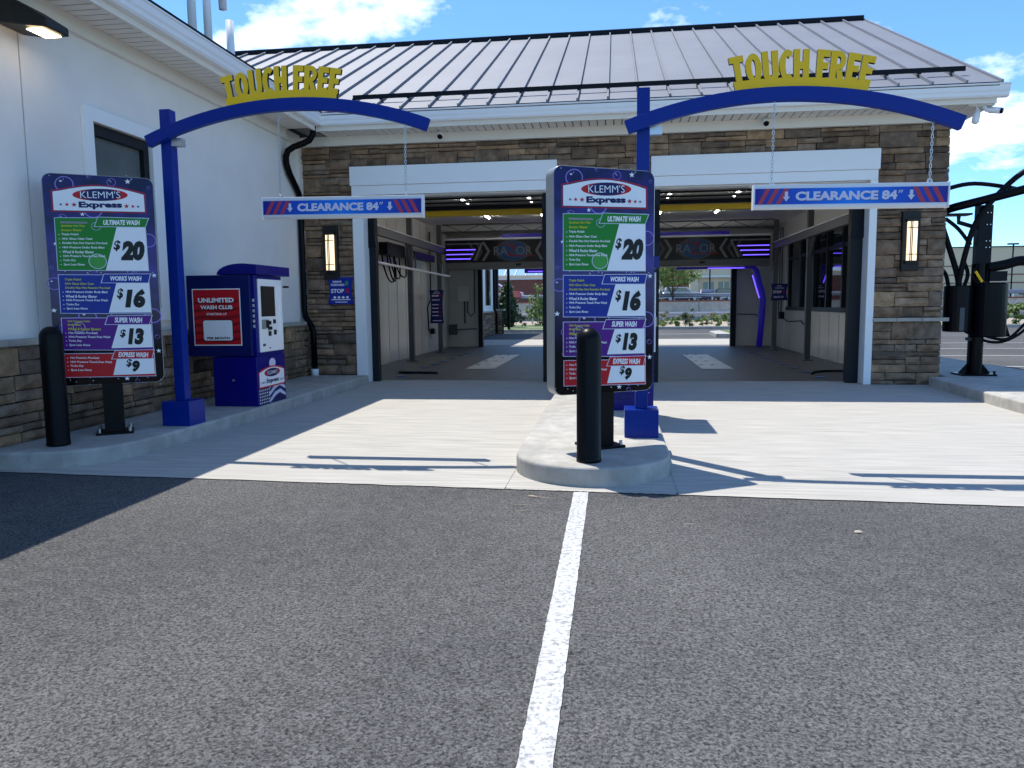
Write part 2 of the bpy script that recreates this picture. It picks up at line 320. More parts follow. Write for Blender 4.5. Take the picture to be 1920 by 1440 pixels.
def stones(parent,s0,s1,z0,z1,place,seed,depth=.06,lscale=1.0):
    """fill a rectangle (s along the wall, z up) with ledge stones; place(s)->(loc xy, rot)"""
    rr=random.Random(seed); z=z0; cnt=0
    while z<z1-.02:
        h=rr.choice((.13,.17,.20,.24))
        if z1-z-h<.09: h=z1-z
        s=s0
        while s<s1-.01:
            w=rr.uniform(.28,.72)*lscale
            if s1-s-w<.16: w=s1-s
            typ=rr.random(); cells=[]
            if h<.10: cells=[(s,w,z,h)]
            elif typ<.42 and w<.58: cells=[(s,w,z,h)]
            else:
                f=rr.choice((.38,.45,.5,.58,.64)); a=h*f
                for zz,hh in ((z,a),(z+a,h-a)):
                    if w>.42 and rr.random()<.45:
                        q=w*rr.uniform(.3,.7); cells+=[(s,q,zz,hh),(s+q,w-q,zz,hh)]
                    else: cells.append((s,w,zz,hh))
            for (a,ww,zz,hh) in cells:
                o=bpy.data.objects.new('stone',rr.choice(STM)); COL.objects.link(o)
                loc,rot=place(a+.005,zz+.005); o.location=loc; o.rotation_euler=(0,0,rot)
                o.scale=(ww-.010,depth*rr.uniform(.55,1.35),hh-.011); o.parent=parent; cnt+=1
            s+=w
        z+=h
    return cnt
ns=0
# ================================================================ WASH BAY BUILDING
B=thing('wash_bay_building','stone-fronted car wash building with two open bays under a grey standing-seam metal roof','building',(0,12.8,0))
sv=MB()
for a in ((-5.35,-4.42,12.82,13.05,0,4.2),(-4.42,-.93,12.82,13.05,3.66,4.2),(-.93,.61,12.82,13.05,0,4.2),(.61,4.08,12.82,13.05,3.66,4.2),(4.08,5.12,12.82,13.05,0,4.2)): sv.box(*a)
sv=sv.build('stone_veneer','mortar',B)
pl=lambda s,z:((s,12.82,z),0)
ns+=stones(sv,-5.34,-4.43,.15,4.04,pl,3,.07)
ns+=stones(sv,-4.43,4.09,3.70,4.04,pl,5,.07)
ns+=stones(sv,-.92,.60,3.30,3.70,pl,6,.07)
ns+=stones(sv,4.09,5.13,.0,1.01,pl,7,.07); ns+=stones(sv,4.09,5.13,1.075,3.70,pl,8,.07); ns+=stones(sv,4.09,5.13,3.70,4.04,pl,9,.07)
for a,b in ((4.08,4.42),(4.425,4.80),(4.805,5.2)): bx('ledge_stone','cap_stone',sv,a,b,12.69,12.82,1.012,1.07,.006)
bx('pier_facing','mortar',B,-.92,.60,12.76,12.815,0,3.30)
# side, back and inner walls
rw=MB(); rw.box(4.85,5.12,13.05,16.48,0,4.2).box(4.85,5.12,22.42,24.3,0,4.2).box(4.85,5.12,16.48,22.42,0,1.12).box(4.85,5.12,16.48,22.42,3.12,4.2)
rw.build('side_wall','interior_panel',B)
ro=MB(); ro.box(5.121,5.14,13.05,24.3,0,1.1); ro.build('side_cladding','stucco',B)
bx('side_wall','interior_panel',B,-5.34,-5.2,13.05,24.3,0,4.2)
bk=MB(); bk.box(-5.2,-4.23,24.02,24.28,0,3.6).box(-4.23,-1.2,24.02,24.28,2.95,3.6).box(-1.2,.8,24.02,24.28,0,3.6).box(.8,3.7,24.02,24.28,2.95,3.6).box(3.7,4.85,24.02,24.28,0,3.6)
bk.build('back_wall','interior_panel',B)
bx('partition_wall','interior_panel',B,-.3,.1,13.05,24.0,0,3.6)
bx('ceiling','interior_ceiling',B,-5.2,4.85,13.06,24.28,3.61,3.7)
for x0,x1 in ((-4.24,-4.10),(3.54,3.70)): bx('door_track','track_black',B,x0,x1,23.85,24.0,0,2.95)
# wall ribs (panel joints)
for i in range(14):
    y=13.5+i*.76
    bx('panel_joint','interior_panel',B,-5.2,-5.188,y,y+.02,0,3.6); 
    if y<16.3 or y>22.5: bx('panel_joint','interior_panel',B,4.838,4.85,y,y+.02,0,3.6)
    else: bx('panel_joint','interior_panel',B,4.838,4.85,y,y+.02,0,1.06)
# white trim round the openings
for x0,x1 in ((-4.44,-.92),(.60,4.10)):
    bx('header_trim','trim_white',B,x0,x1,12.70,12.819,3.375,3.69,.006)
    bx('header_trim','trim_white',B,x0+.02,x1-.02,12.725,12.819,3.215,3.372,.004)
for x0,x1,xi in ((-4.42,-4.23,-4.23),(3.97,4.085,3.97)):
    bx('jamb_trim','trim_white',B,x0,x1,12.73,13.05,.01,3.214,.006)
bx('jamb_trim','trim_white',B,-1.06,-.925,12.74,13.05,.01,3.214,.006); bx('jamb_trim','trim_white',B,.605,.66,12.74,13.05,.01,3.214,.006)
bx('lintel','trim_white',B,-4.23,-1.06,12.83,13.05,3.20,3.66); bx('lintel','trim_white',B,.66,3.97,12.83,13.05,3.20,3.66)
for x0,x1 in ((-4.225,-4.11),(-1.19,-1.065),(.665,.76),(3.78,3.965)):
    t=bx('door_track','track_black',B,x0,x1,13.0,13.14,.01,3.2)
    MB().prism([(x0-.02,2.35),(x1+.02,2.35),(x1,2.55),(x1,2.95),(x0,2.95),(x0,2.55)],12.965,12.998,'y').build('bracket','dark_metal',t)
# frieze, soffit, fascia, gutter
bx('frieze','frieze',B,-5.34,5.2,12.70,12.815,4.045,4.20,.004)
sf=bx('soffit','slot',B,-4.8,5.5,12.24,12.70,4.215,4.24)
i=0; x=-4.8
sbm=MB().box(0,.112,12.245,12.698,4.198,4.214).build('soffit_board','soffit',sf)
while x<5.36:
    o=sbm if i==0 else sbm.copy()
    if i: COL.objects.link(o)
    o.location.x=x; x+=.13; i+=1
bx('fascia','frieze',B,-4.82,5.5,12.20,12.24,4.175,4.30,.004)
gp=[(12.20,4.245),(12.125,4.245),(12.105,4.27),(12.10,4.31),(12.085,4.335),(12.075,4.40),(12.06,4.41),(12.06,4.425),(12.085,4.425),(12.10,4.41),(12.20,4.41)]
MB().prism(gp,-4.70,5.62,'x').build('gutter','gutter_white',B)
SLP=.483; EY,EZ=12.09,4.44; RY=18.66; RZ=EZ+(RY-EY)*SLP
RX0,RX1=-12.0,5.5
rf=MB().prism([(EY+.03,EZ-.02),(RY,RZ-.03),(2*RY-EY,EZ-.03),(2*RY-EY,EZ-.25),(RY,RZ-.25),(EY+.12,EZ-.13)][::-1],RX0,RX1-.01,'x').build('roof','dark_metal',B)
ang=math.atan(SLP); LS=(RY-EY)/math.cos(ang)
pm=MB().box(0,.455,0,LS,0,.012).build('roof_panel','roof_metal',rf); sm=MB().box(-.013,.013,0,LS,.0,.050).build('roof_seam','roof_metal',rf)
x=RX1-.466; i=0
for i in range(37):
    a=pm if i==0 else pm.copy(); b=sm if i==0 else sm.copy()
    if i: COL.objects.link(a); COL.objects.link(b)
    a.rotation_euler=b.rotation_euler=(ang,0,0); a.location=(x+.0055,EY,EZ-.012); b.location=(x,EY,EZ-.002); x-=.466
MB().prism([(EY-.015,EZ-.05),(EY+.02,EZ-.05),(EY+.05,EZ+.003),(EY-.015,EZ+.003)],-4.66,RX1-.03,'x').build('drip_edge','dark_metal',B)
MB().prism([(RY-.16,RZ-.05),(RY-.16,RZ+.035),(RY,RZ+.09),(RY+.16,RZ+.035),(RY+.16,RZ-.05)],RX0,RX1,'x').build('ridge_cap','roof_metal',B)
bx('ridge_closure','dark_metal',B,RX0,RX1-.02,RY-.20,RY-.165,RZ-.075,RZ+.012)
MB().add([(RX1-.015,EY-.02,EZ-.03),(RX1+.02,EY-.02,EZ-.03),(RX1+.02,EY-.02,EZ+.03),(RX1-.015,EY-.02,EZ+.03),(RX1-.015,RY,RZ-.03),(RX1+.02,RY,RZ-.03),(RX1+.02,RY,RZ+.03),(RX1-.015,RY,RZ+.03)],[(0,1,2,3),(4,7,6,5),(0,4,5,1),(1,5,6,2),(2,6,7,3),(3,7,4,0)]).build('rake_trim','roof_metal',B)
MB().prism([(12.3,4.2),(RY,RZ-.2),(2*RY-12.3,4.2)],RX1-.25,RX1-.02,'x').build('gable_wall','frieze',B)
bx('soffit','soffit',B,5.14,5.5,12.25,25.1,4.16,4.2)
# snow rail
yy=EY+.52; zz=EZ+.52*SLP+.10
sr=MB().box(-4.3,RX1-.28,yy-.012,yy+.012,zz-.035,zz+.035).build('snow_rail','dark_metal',B)
x=RX1-.466
br=MB().box(-.02,.02,yy-.03,yy+.05,zz-.12,zz-.02).build('bracket','dark_metal',sr); i=0
while x>-4.3:
    o=br if i==0 else br.copy()
    if i: COL.objects.link(o)
    o.location.x=x; x-=.466; i+=1
# window in the right-hand bay wall
wn=thing('bay_window','dark-framed strip window in the side wall of the right-hand wash bay','window',(4.98,19.4,1.12))
wf=MB().box(4.83,5.0,16.48,22.42,1.10,1.20).box(4.83,5.0,16.48,22.42,3.04,3.13).box(4.88,4.98,16.48,16.56,1.2,3.04).box(4.88,4.98,22.34,22.42,1.2,3.04)
for y in (17.25,18.47,19.63,20.96): wf.box(4.86,4.99,y-.045,y+.045,1.2,3.04)
wf.box(4.87,4.98,16.56,22.34,2.5,2.58); wf.build('frame','track_black',wn)
ys=[16.56,17.2,17.3,18.42,18.52,19.58,19.68,20.91,21.01,22.34]
for k in range(5):
    for z0,z1 in ((1.2,2.5),(2.58,3.04)): bx('pane','glass',wn,4.925,4.935,ys[2*k],ys[2*k+1],z0,z1)
# overhead doors, raised
for x0,x1,nm in ((-4.1,-1.2,'left-hand'),(.77,3.77,'right-hand')):
    d=thing('overhead_door','raised smoked-panel overhead door with a yellow bottom edge in the %s bay'%nm,'door',((x0+x1)/2,13.2,3.2))
    for k in range(3):
        y=13.2+k*.58
        bx('door_panel','smoked',d,x0+.03,x1-.03,y+.04,y+.54,3.27,3.285)
        bx('rail','dark_metal',d,x0,x1,y,y+.04,3.25,3.30)
    bx('rail','track_black',d,x0,x1,14.90,14.96,3.20,3.30); bx('safety_edge','yellow',d,x0,x1,14.965,15.05,3.085,3.198,.02)
    for xx in (x0-.02,x1+.02): bx('track','galvanised',d,xx-.02,xx+.02,13.15,16.4,3.30,3.34)
# ================================================================ STUCCO WING ON THE LEFT
A=thing('stucco_wing','cream stucco wing with a stone base and white eaves on the left','building',(-5.5,8,0))
XW=-5.35
wl=MB().box(-11,XW,-4,6.515,K,4.25).box(-11,XW,6.53,7.43,K,4.25).box(-11,XW,8.44,12.80,K,4.25).box(-11,XW,7.43,8.44,3.27,4.25).box(-11,XW,7.43,8.44,K,1.35).box(-11,-5.6,7.43,8.44,1.35,3.27)
wl.build('stucco_wall','stucco',A)
bx('control_joint','grey_side',A,-5.4,-5.36,6.514,6.531,K,4.2)
sv2=bx('stone_base','mortar',A,-5.349,-5.30,-3.9,12.81,.0,1.0)
na=stones(sv2,5.0,12.75,.15,1.02,lambda s,z:((-5.305,s,z),math.pi/2),21,depth=.055)
for k in range(13):
    y=3.0+k*.75; bx('ledge_stone','cap_stone',sv2,-5.349,-5.22,y+.002,y+.748,1.025,1.085,.006)
bx('stone_base','cap_stone',A,-5.349,-5.26,-3.9,3.0,0,1.08)
bx('corner_board','frieze',A,-5.349,-5.30,12.66,12.81,1.09,4.05)
bx('frieze','frieze',A,-5.349,-5.29,-3.9,12.70,4.07,4.23,.004)
sf2=bx('soffit','slot',A,-5.29,-4.83,-3.9,12.24,4.245,4.26)
sb2=MB().box(-5.285,-4.832,0,.112,4.225,4.244).build('soffit_board','soffit',sf2); y=3.2;i=0
while y<12.1:
    o=sb2 if i==0 else sb2.copy()
    if i: COL.objects.link(o)
    o.location.y=y; y+=.13; i+=1
bx('fascia','frieze',A,-4.83,-4.79,-3.9,12.205,4.175,4.31,.004)
g2=[(-4.79,4.245),(-4.715,4.245),(-4.695,4.27),(-4.69,4.31),(-4.675,4.335),(-4.665,4.40),(-4.65,4.41),(-4.65,4.425),(-4.675,4.425),(-4.69,4.41),(-4.79,4.41)]
MB().prism(g2,-3.9,12.10,'y').build('gutter','gutter_white',A)
MB().prism([(-4.68,4.42),(-4.66,4.46),(-12,4.46+7.34*SLP),(-12,4.2+7.34*SLP),(-5.2,4.42)],-3.95,18.6,'y').build('roof','dark_metal',A)
# window of the wing
wt=thing('wing_window','black-framed window with wide white trim in the stucco wall','window',(-5.35,7.95,1.2))
t=MB().box(-5.349,-5.31,7.29,7.43,1.20,3.41).box(-5.349,-5.31,8.44,8.65,1.20,3.41).box(-5.349,-5.31,7.431,8.439,3.27,3.41).box(-5.349,-5.30,7.431,8.439,1.20,1.35); t.build('trim','trim_white',wt)
f=MB().box(-5.45,-5.36,7.435,7.48,1.36,3.26).box(-5.45,-5.36,8.34,8.435,1.36,3.26).box(-5.45,-5.36,7.48,8.34,3.15,3.26).box(-5.45,-5.36,7.48,8.34,1.36,1.44); f.build('frame','track_black',wt)
bx('pane','pane_reflection',wt,-5.425,-5.415,7.48,8.34,1.44,3.15)
rb=MB().box(-5.455,-5.445,7.44,8.43,1.36,3.24); rb.build('blind','p_grey',wt)
# vent pipes on the roof
for n_,(y,x,z1,r_,lab) in enumerate(((11.05,-6.2,7.6,.062,'tall white vent pipe nearest the camera, leftmost on the wing roof'),(11.5,-6.2,7.2,.06,'tall white vent pipe with a coupling, middle of the three on the roof'),(12.2,-6.2,5.98,.062,'short white vent pipe beside the roof valley'))):
    v=thing('vent_pipe',lab,'pipe',(x,y,5.0),'white vent pipes on the wing roof')
    MB().tube([(x,y,5.0),(x,y,z1)],r_,14).build('pipe','gutter_white',v,smooth=True); 
    if n_==1:
        MB().tube([(x,y,7.2),(x,y+.1,7.45),(x,y+.3,7.5),(x,y+.47,7.3),(x,y+.5,6.08)],.062,12).build('gooseneck','gutter_white',v,smooth=True)
        MB().tube([(x,y,6.15),(x,y,6.3)],.075,14).build('coupling','gutter_white',v,smooth=True)
    MB().tube([(x,y,4.9),(x,y,5.25)],[.12,.07],14).build('boot','gutter_white',v,smooth=True)
# the corner downspout
dp=[(-4.83,12.16,4.25),(-4.84,12.16,4.12),(-4.90,12.15,4.03),(-5.0,12.13,3.98),(-5.15,12.09,3.92),(-5.24,12.07,3.86),(-5.275,12.07,3.77),(-5.28,12.09,3.66),(-5.28,12.20,3.52),(-5.285,12.42,3.36),(-5.285,12.55,3.26),(-5.285,12.60,3.14),(-5.285,12.61,2.9),(-5.285,12.61,1.28),(-5.26,12.59,1.16),(-5.16,12.56,1.03),(-5.12,12.56,.92),(-5.12,12.57,.26)]
ds=thing('downspout','black downspout bending down the inner corner of the two walls','downspout',(-5.12,12.57,.15))
MB().tube(dp,.05,10).build('pipe','black_gloss',ds,smooth=True); MB().tube([(-5.12,12.57,.15),(-5.12,12.57,.27)],.065,12).build('boot','gutter_white',ds,smooth=True)
# LED wall pack
wp=thing('wall_pack_light','lit dark bronze floodlight on the stucco wall at the upper left','wall light',(-5.35,6.4,3.9))
MB().add([(-5.349,6.22,3.84),(-5.349,6.22,4.03),(-5.349,6.60,4.03),(-5.349,6.60,3.84),(-5.12,6.22,3.80),(-5.12,6.22,4.01),(-5.12,6.6,4.01),(-5.12,6.6,3.80),(-4.86,6.27,3.78),(-4.86,6.27,3.85),(-4.86,6.55,3.85),(-4.86,6.55,3.78)],
  [(0,1,2,3),(0,4,5,1),(1,5,6,2),(2,6,7,3),(3,7,4,0),(4,8,9,5),(5,9,10,6),(6,10,11,7),(7,11,8,4),(8,11,10,9)]).build('housing','bronze',wp,bevel=.012)
for k in range(7):
    yv=6.29+k*.035
    MB().box(-5.07,-4.92,yv,yv+.022,3.772,3.781).build('led','led_warm',wp)
# sconces
def sconce(x0,lab):
    s=thing('wall_sconce',lab,'wall light',(x0+.12,12.75,2.25),'lit sconces on the stone piers')
    bx('back_plate','bronze',s,x0,x0+.26,12.70,12.78,1.80,2.72,.006)
    bx('lens','sconce_glow',s,x0+.065,x0+.205,12.655,12.70,1.96,2.56,.004)
    for xx in (x0+.098,x0+.122): bx('bar','bronze',s,xx,xx+.012,12.644,12.654,1.95,2.57)
    for z in (2.05,2.46): bx('bar','bronze',s,x0+.06,x0+.21,12.642,12.653,z,z+.012)
    bx('cap','bronze',s,x0+.04,x0+.23,12.64,12.70,2.56,2.60); bx('cap','bronze',s,x0+.04,x0+.23,12.64,12.70,1.92,1.96)
sconce(-4.95,'lit slim sconce on the dark stone pier beside the downspout'); sconce(4.46,'lit slim sconce on the right-hand stone corner pier')
# cameras under the eaves
def camera_dome(x,z,lab):
    c=thing('security_camera',lab,'camera',(x,12.66,z),'small white security cameras under the front eave')
    MB().tube([(x,12.72,z+.07),(x,12.60,z+.06),(x,12.53,z-.01)],[.03,.045,.045],12).build('body','gutter_white',c,smooth=True); MB().tube([(x,12.53,z-.012),(x,12.51,z-.03)],[.046,.03],12).build('lens','black_gloss',c,smooth=True)
camera_dome(-2.82,4.10,'small security camera under the eave above the left-hand bay'); camera_dome(2.34,4.10,'small security camera under the eave above the right-hand bay')
c=thing('security_camera','white bullet security camera at the outer corner of the eave','camera',(5.5,12.3,4.1))
MB().tube([(5.36,12.3,4.18),(5.40,12.28,4.10),(5.50,12.2,4.07)],.03,10).build('mount','gutter_white',c,smooth=True); MB().tube([(5.44,12.28,4.10),(5.55,12.18,4.06)],.045,12).build('body','gutter_white',c,smooth=True); MB().tube([(5.55,12.18,4.06),(5.565,12.165,4.055)],.04,12).build('lens','black_gloss',c,smooth=True)
c=thing('motion_light','white sensor head hanging under the eave corner','sensor',(5.3,12.35,4.0))
MB().tube([(5.30,12.35,4.17),(5.30,12.34,4.10)],.022,10).build('stem','gutter_white',c,smooth=True); MB().tube([(5.31,12.33,4.11),(5.29,12.33,4.04),(5.27,12.32,3.94),(5.265,12.32,3.92)],[.03,.05,.05,.03],12).build('head','gutter_white',c,smooth=True)
print('stones',ns,na)

# ================================================================ MENU BOARDS
BW,BH=.93,1.80
def Bm(x,y):
    v=(y-72)/(1368-72)
    xl=69+5*v; xr=640-18*v; u=(x-xl)/(xr-xl)
    yt=58+(92-58)*u; yb=1388+(1350-1388)*u
    return (u*BW-BW/2, BH*(1-(y-yt)/(yb-yt)))
def menu_board(loc,rot,lab,z0,bw,bh):
    global BW,BH
    BW,BH=bw,bh
    t=thing('menu_board',lab,'menu board',loc,'tall rounded menu boards')
    WM[t.name]=Matrix()
    cab=MB().prism(rrect(-BW/2,BW/2,z0,z0+BH,.075,7),0,.14,'y'); cab=cab.build('cabinet','grey_side',t,bevel=.006)
    bgp=MB().prism(rrect(-BW/2+.006,BW/2-.006,0,BH-.012,.072,7),-.004,0,'y').build('face','menu_bg',cab); bgp.location.z=z0+.006
    ms=['p_white','p_black','p_green','p_blue','p_navy','p_purple','p_red','p_yellow','p_bubble','p_lilac','p_grey','p_gbubble']
    P=Print((0,-.0052,z0),(1,0,0),(0,0,1),ms,.0007,Bm)
    rr=random.Random(5)
    for (x,y,r) in ((180,130,48),(418,117,24),(303,85,11),(160,335,22),(315,285,48),(590,470,42),(100,740,38),(585,935,45),(250,950,48),(130,1012,22),(612,150,10),(600,1065,14),(90,640,10),(480,1345,12),(560,1085,10)):
        P.ring(x,y,r,r*1.02,.13,'p_bubble'); 
        P.poly(disc(x-r*.35,y-r*.4,r*.16,r*.12,8),'p_lilac')
    for (x,y,r) in ((503,113,17),(260,312,13),(117,493,12),(607,685,15),(88,906,16),(602,1155,15),(427,1332,15),(122,1140,9)): P.poly(star(x,y,-r),'p_white')
    for k in range(46): P.poly(disc(rr.uniform(80,620),rr.choice((rr.uniform(70,130),rr.uniform(660,680),rr.uniform(1320,1375),rr.uniform(100,1300))),2.6,3,6),'p_lilac')
    P.nxt()
    def crest(g):
        return [(120-g,175-g)]+[(120-g+(463+2*g)*i/12,178-g-43*math.sin(math.pi*(i/12))+(i/12)*14) for i in range(1,12)]+[(583+g,192-g),(583+g,296+g),(120-g,288+g)]
    P.poly(crest(9),'p_red'); P.nxt(); P.poly(crest(4),'p_navy'); P.nxt(); P.poly(crest(0),'p_white'); P.nxt()
    P.poly(disc(358,194,141,37,32),'p_red'); P.nxt(); P.poly(disc(358,194,106,37,32),'p_navy'); P.nxt()
    P.text("KLEMM'S",256,460,214,172,'p_white',-.006); P.text('Express',245,466,282,235,'p_navy',.05)
    for x,y,r,m in ((157,253,9,'p_navy'),(187,253,12,'p_red'),(222,254,15,'p_red'),(488,262,15,'p_red'),(521,263,12,'p_red'),(549,264,9,'p_navy')): P.poly(star(x,y,-r),m)
    k0=P.k
    secs=[('ULTIMATE WASH','20','p_green',[(122,335),(578,335),(578,655),(122,655)],[(338,330),(597,337),(578,388),(318,385)],[(430,386),(578,388),(578,655),(358,655)],(362,553,377,346),(413,443,533,476),(443,559,590,480),
       [(385,'Synthetic Hot Wax',1,270),(411,'Bumper Blaster',1,254),(437,'Triple Polish',0,234),(464,'High Gloss Clear Coat',0,302),(490,'Double Pass Hot Foaming Pre-Soak',0,378),(517,'High Pressure Under Body Blast',0,360),(543,'Wheel & Rocker Blaster',0,305),(570,'High Pressure Touch-Free Wash',0,360),(596,'Turbo Dry',0,212),(622,'Spot Less Rinse',0,254)]),
      ('WORKS WASH','16','p_blue',[(122,685),(576,685),(576,922),(122,922)],[(347,680),(586,677),(572,730),(333,731)],[(408,730),(576,730),(576,915),(358,918)],(378,540,719,690),(413,440,832,772),(446,545,882,775),
       [(715,'Triple Polish',1,232),(741,'High Gloss Clear Coat',1,293),(766,'Double Pass Hot Foaming Pre-Soak',1,376),(792,'High Pressure Under Body Blast',0,360),(818,'Wheel & Rocker Blaster',0,305),(843,'High Pressure Touch Free Wash',0,358),(870,'Turbo Dry',0,214),(895,'Spot Less Rinse',0,253)]),
      ('SUPER WASH','13','p_purple',[(122,955),(574,950),(574,1150),(122,1152)],[(353,940),(578,934),(561,988),(337,991)],[(402,990),(572,988),(572,1133),(358,1141)],(384,528,980,947),(413,438,1072,1028),(446,525,1113,1020),
       [(975,'High Pressure Under',1,262),(997,'Body Blast',1,215),(1022,'Wheel & Rocker Blasters',1,312),(1048,'Hot Foaming Pre-Soak',0,295),(1073,'High Pressure Touch Free Wash',0,356),(1098,'Turbo Dry',0,214),(1124,'Spot Less Rinse',0,253)]),
      ('EXPRESS WASH','9','p_red',[(125,1180),(575,1170),(575,1312),(125,1327)],[(376,1158),(576,1149),(562,1203),(358,1208)],[(382,1207),(572,1203),(572,1300),(358,1311)],(390,546,1197,1165),(435,458,1258,1214),(458,495,1288,1222),
       [(1205,'Hot Foaming Pre-Soak',0,295),(1231,'High Pressure Touch-Free Wash',0,356),(1256,'Turbo Dry',0,214),(1282,'Spot Less Rinse',0,252)])]
    for ttl,pr,mm,pan,ban,wht,tb,db,pb,lines in secs:
        P.k=2; g=3.5
        (ax,ay),(b2,by),(cx_,cy_),(dx,dy)=pan
        P.poly([(ax-g,ay-g),(b2+g,by-g),(cx_+g,cy_+g),(dx-g,dy+g)],'p_lilac'); P.nxt(); P.poly(pan,mm); P.nxt()
        P.poly(wht,'p_white'); 
        if mm=='p_green': P.poly(disc(320,600,45,50,24),'p_gbubble')
        P.nxt()
        (ax,ay),(b2,by),(cx_,cy_),(dx,dy)=ban
        P.poly([(ax-2,ay-g),(b2+6,by-g),(cx_+2,cy_+g),(dx-6,dy+g)],'p_lilac'); P.nxt(); P.poly(ban,mm); P.nxt()
        P.text(ttl,*tb,'p_white',.04,.22)
        gx,gy=.07*(pb[1]-pb[0]),.07*(pb[2]-pb[3])
        P.text('$',db[0]-8,db[1],db[2]+4,db[3]-6,'p_black',.03,.2); P.text(pr,pb[0]-gx*.4,pb[1]+gx,pb[2]+gy*.6,pb[3]-gy,'p_black',.072,.2)
        for (y,s_,yl,xe) in lines:
            P.text(s_,150,150+(xe-150),y+8,y-9,'p_yellow' if yl else 'p_white',.022,.2)
            if not yl: P.poly(disc(138,y,2.5,3,6),'p_white')
    P.k=4; P.poly([(148,355),(280,358),(282,370),(148,368)],'p_grey')
    P.k=5
    for (x,y,r) in ((325,385,25),(320,600,46),(205,1010,30)): P.ring(x,y,r,r*1.02,.08,'p_lilac')
    pr=P.build('printed_menu',cab)
    post=bx('post','black_plastic',t,-.085,.085,.0,.17,0,z0+.02); bp=bx('base_plate','black_plastic',t,-.16,.16,-.07,.24,0,.022,.004)
    for xx in (-.13,.13):
        for yy in (-.04,.21): MB().tube([(xx,yy,.02),(xx,yy,.06)],.014,8).build('bolt','galvanised',bp)
    for o in (cab,post,bp): o.matrix_parent_inverse=Matrix()
    t.rotation_euler=(0,0,R(rot)); return t
menu_board((-4.745,6.66,K),33,'rounded purple price menu board standing by the stone wall on the left walkway',.48,.92,1.95)
menu_board((-.065,6.30,K),30,'rounded purple price menu board on the concrete island between the lanes',.46,.93,1.82)
# ================================================================ BOLLARDS
def bollard(x,y,h,lab):
    b=thing('bollard',lab,'bollard',(x,y,K),'black domed bollards'); r=.093
    prof=[(r,0),(r*1.03,.004),(r*1.03,.03),(r,.034),(r,h-.09)]+[(r*math.cos(a),h-.09+.09*math.sin(a)) for a in [R(d) for d in (15,30,45,60,75,86)]]
    n=28; vs=[(x+q*math.cos(2*math.pi*j/n),y+q*math.sin(2*math.pi*j/n),K+z) for q,z in prof for j in range(n)]
    fs=[(i*n+j,i*n+(j+1)%n,(i+1)*n+(j+1)%n,(i+1)*n+j) for i in range(len(prof)-1) for j in range(n)]+[tuple((len(prof)-1)*n+j for j in range(n))]
    MB().add(vs,fs).build('sleeve','black_plastic',b,smooth=True)
bollard(-4.86,6.05,1.05,'black domed bollard on the left walkway in front of the menu board'); bollard(-.18,5.74,1.02,'black domed bollard at the rounded nose of the centre island')

# ================================================================ ENTRY ARCHES
def touch_free():
    def r(x0,x1,y0,y1): return [(x0,y0),(x1,y0),(x1,y1),(x0,y1)]
    def ring(cx,cy,ro,so,ri_,si,a0,a1,n):
        out=[]
        for i in range(n):
            a=R(a0+(a1-a0)*i/n); b=R(a0+(a1-a0)*(i+1)/n)
            out.append([(cx+ri_*math.cos(a),cy+si*math.sin(a)),(cx+ro*math.cos(a),cy+so*math.sin(a)),(cx+ro*math.cos(b),cy+so*math.sin(b)),(cx+ri_*math.cos(b),cy+si*math.sin(b))])
        return out
    G={'T':(.66,[r(0,.66,.78,1),r(.18,.48,0,.78)]),'O':(.76,ring(.38,.5,.38,.5,.10,.30,0,360,20)),
     'U':(.74,[r(0,.29,.3,1),r(.45,.74,.3,1)]+ring(.37,.3,.37,.3,.08,.10,180,360,10)),'C':(.62,ring(.38,.5,.38,.5,.10,.29,50,310,16)),
     'H':(.72,[r(0,.29,0,1),r(.43,.72,0,1),r(.29,.43,.39,.62)]),'F':(.58,[r(0,.29,0,1),r(.29,.58,.78,1),r(.29,.54,.40,.61)]),
     'R':(.72,[r(0,.29,0,1),r(.29,.38,.82,1),r(.29,.38,.41,.59),[(.42,0),(.74,0),(.54,.41),(.29,.41)]]+ring(.38,.705,.32,.295,.08,.115,-90,90,8)),
     'E':(.58,[r(0,.29,0,1),r(.29,.58,.78,1),r(.29,.54,.40,.61),r(.29,.58,0,.22)])}
    x=0; out=[]
    for ch in 'TOUCH FREE':
        if ch==' ': x+=.30; continue
        w,ps=G[ch]; out+=[[(p[0]+x,p[1]) for p in q] for q in ps]; x+=w+.045
    return out,x-.045
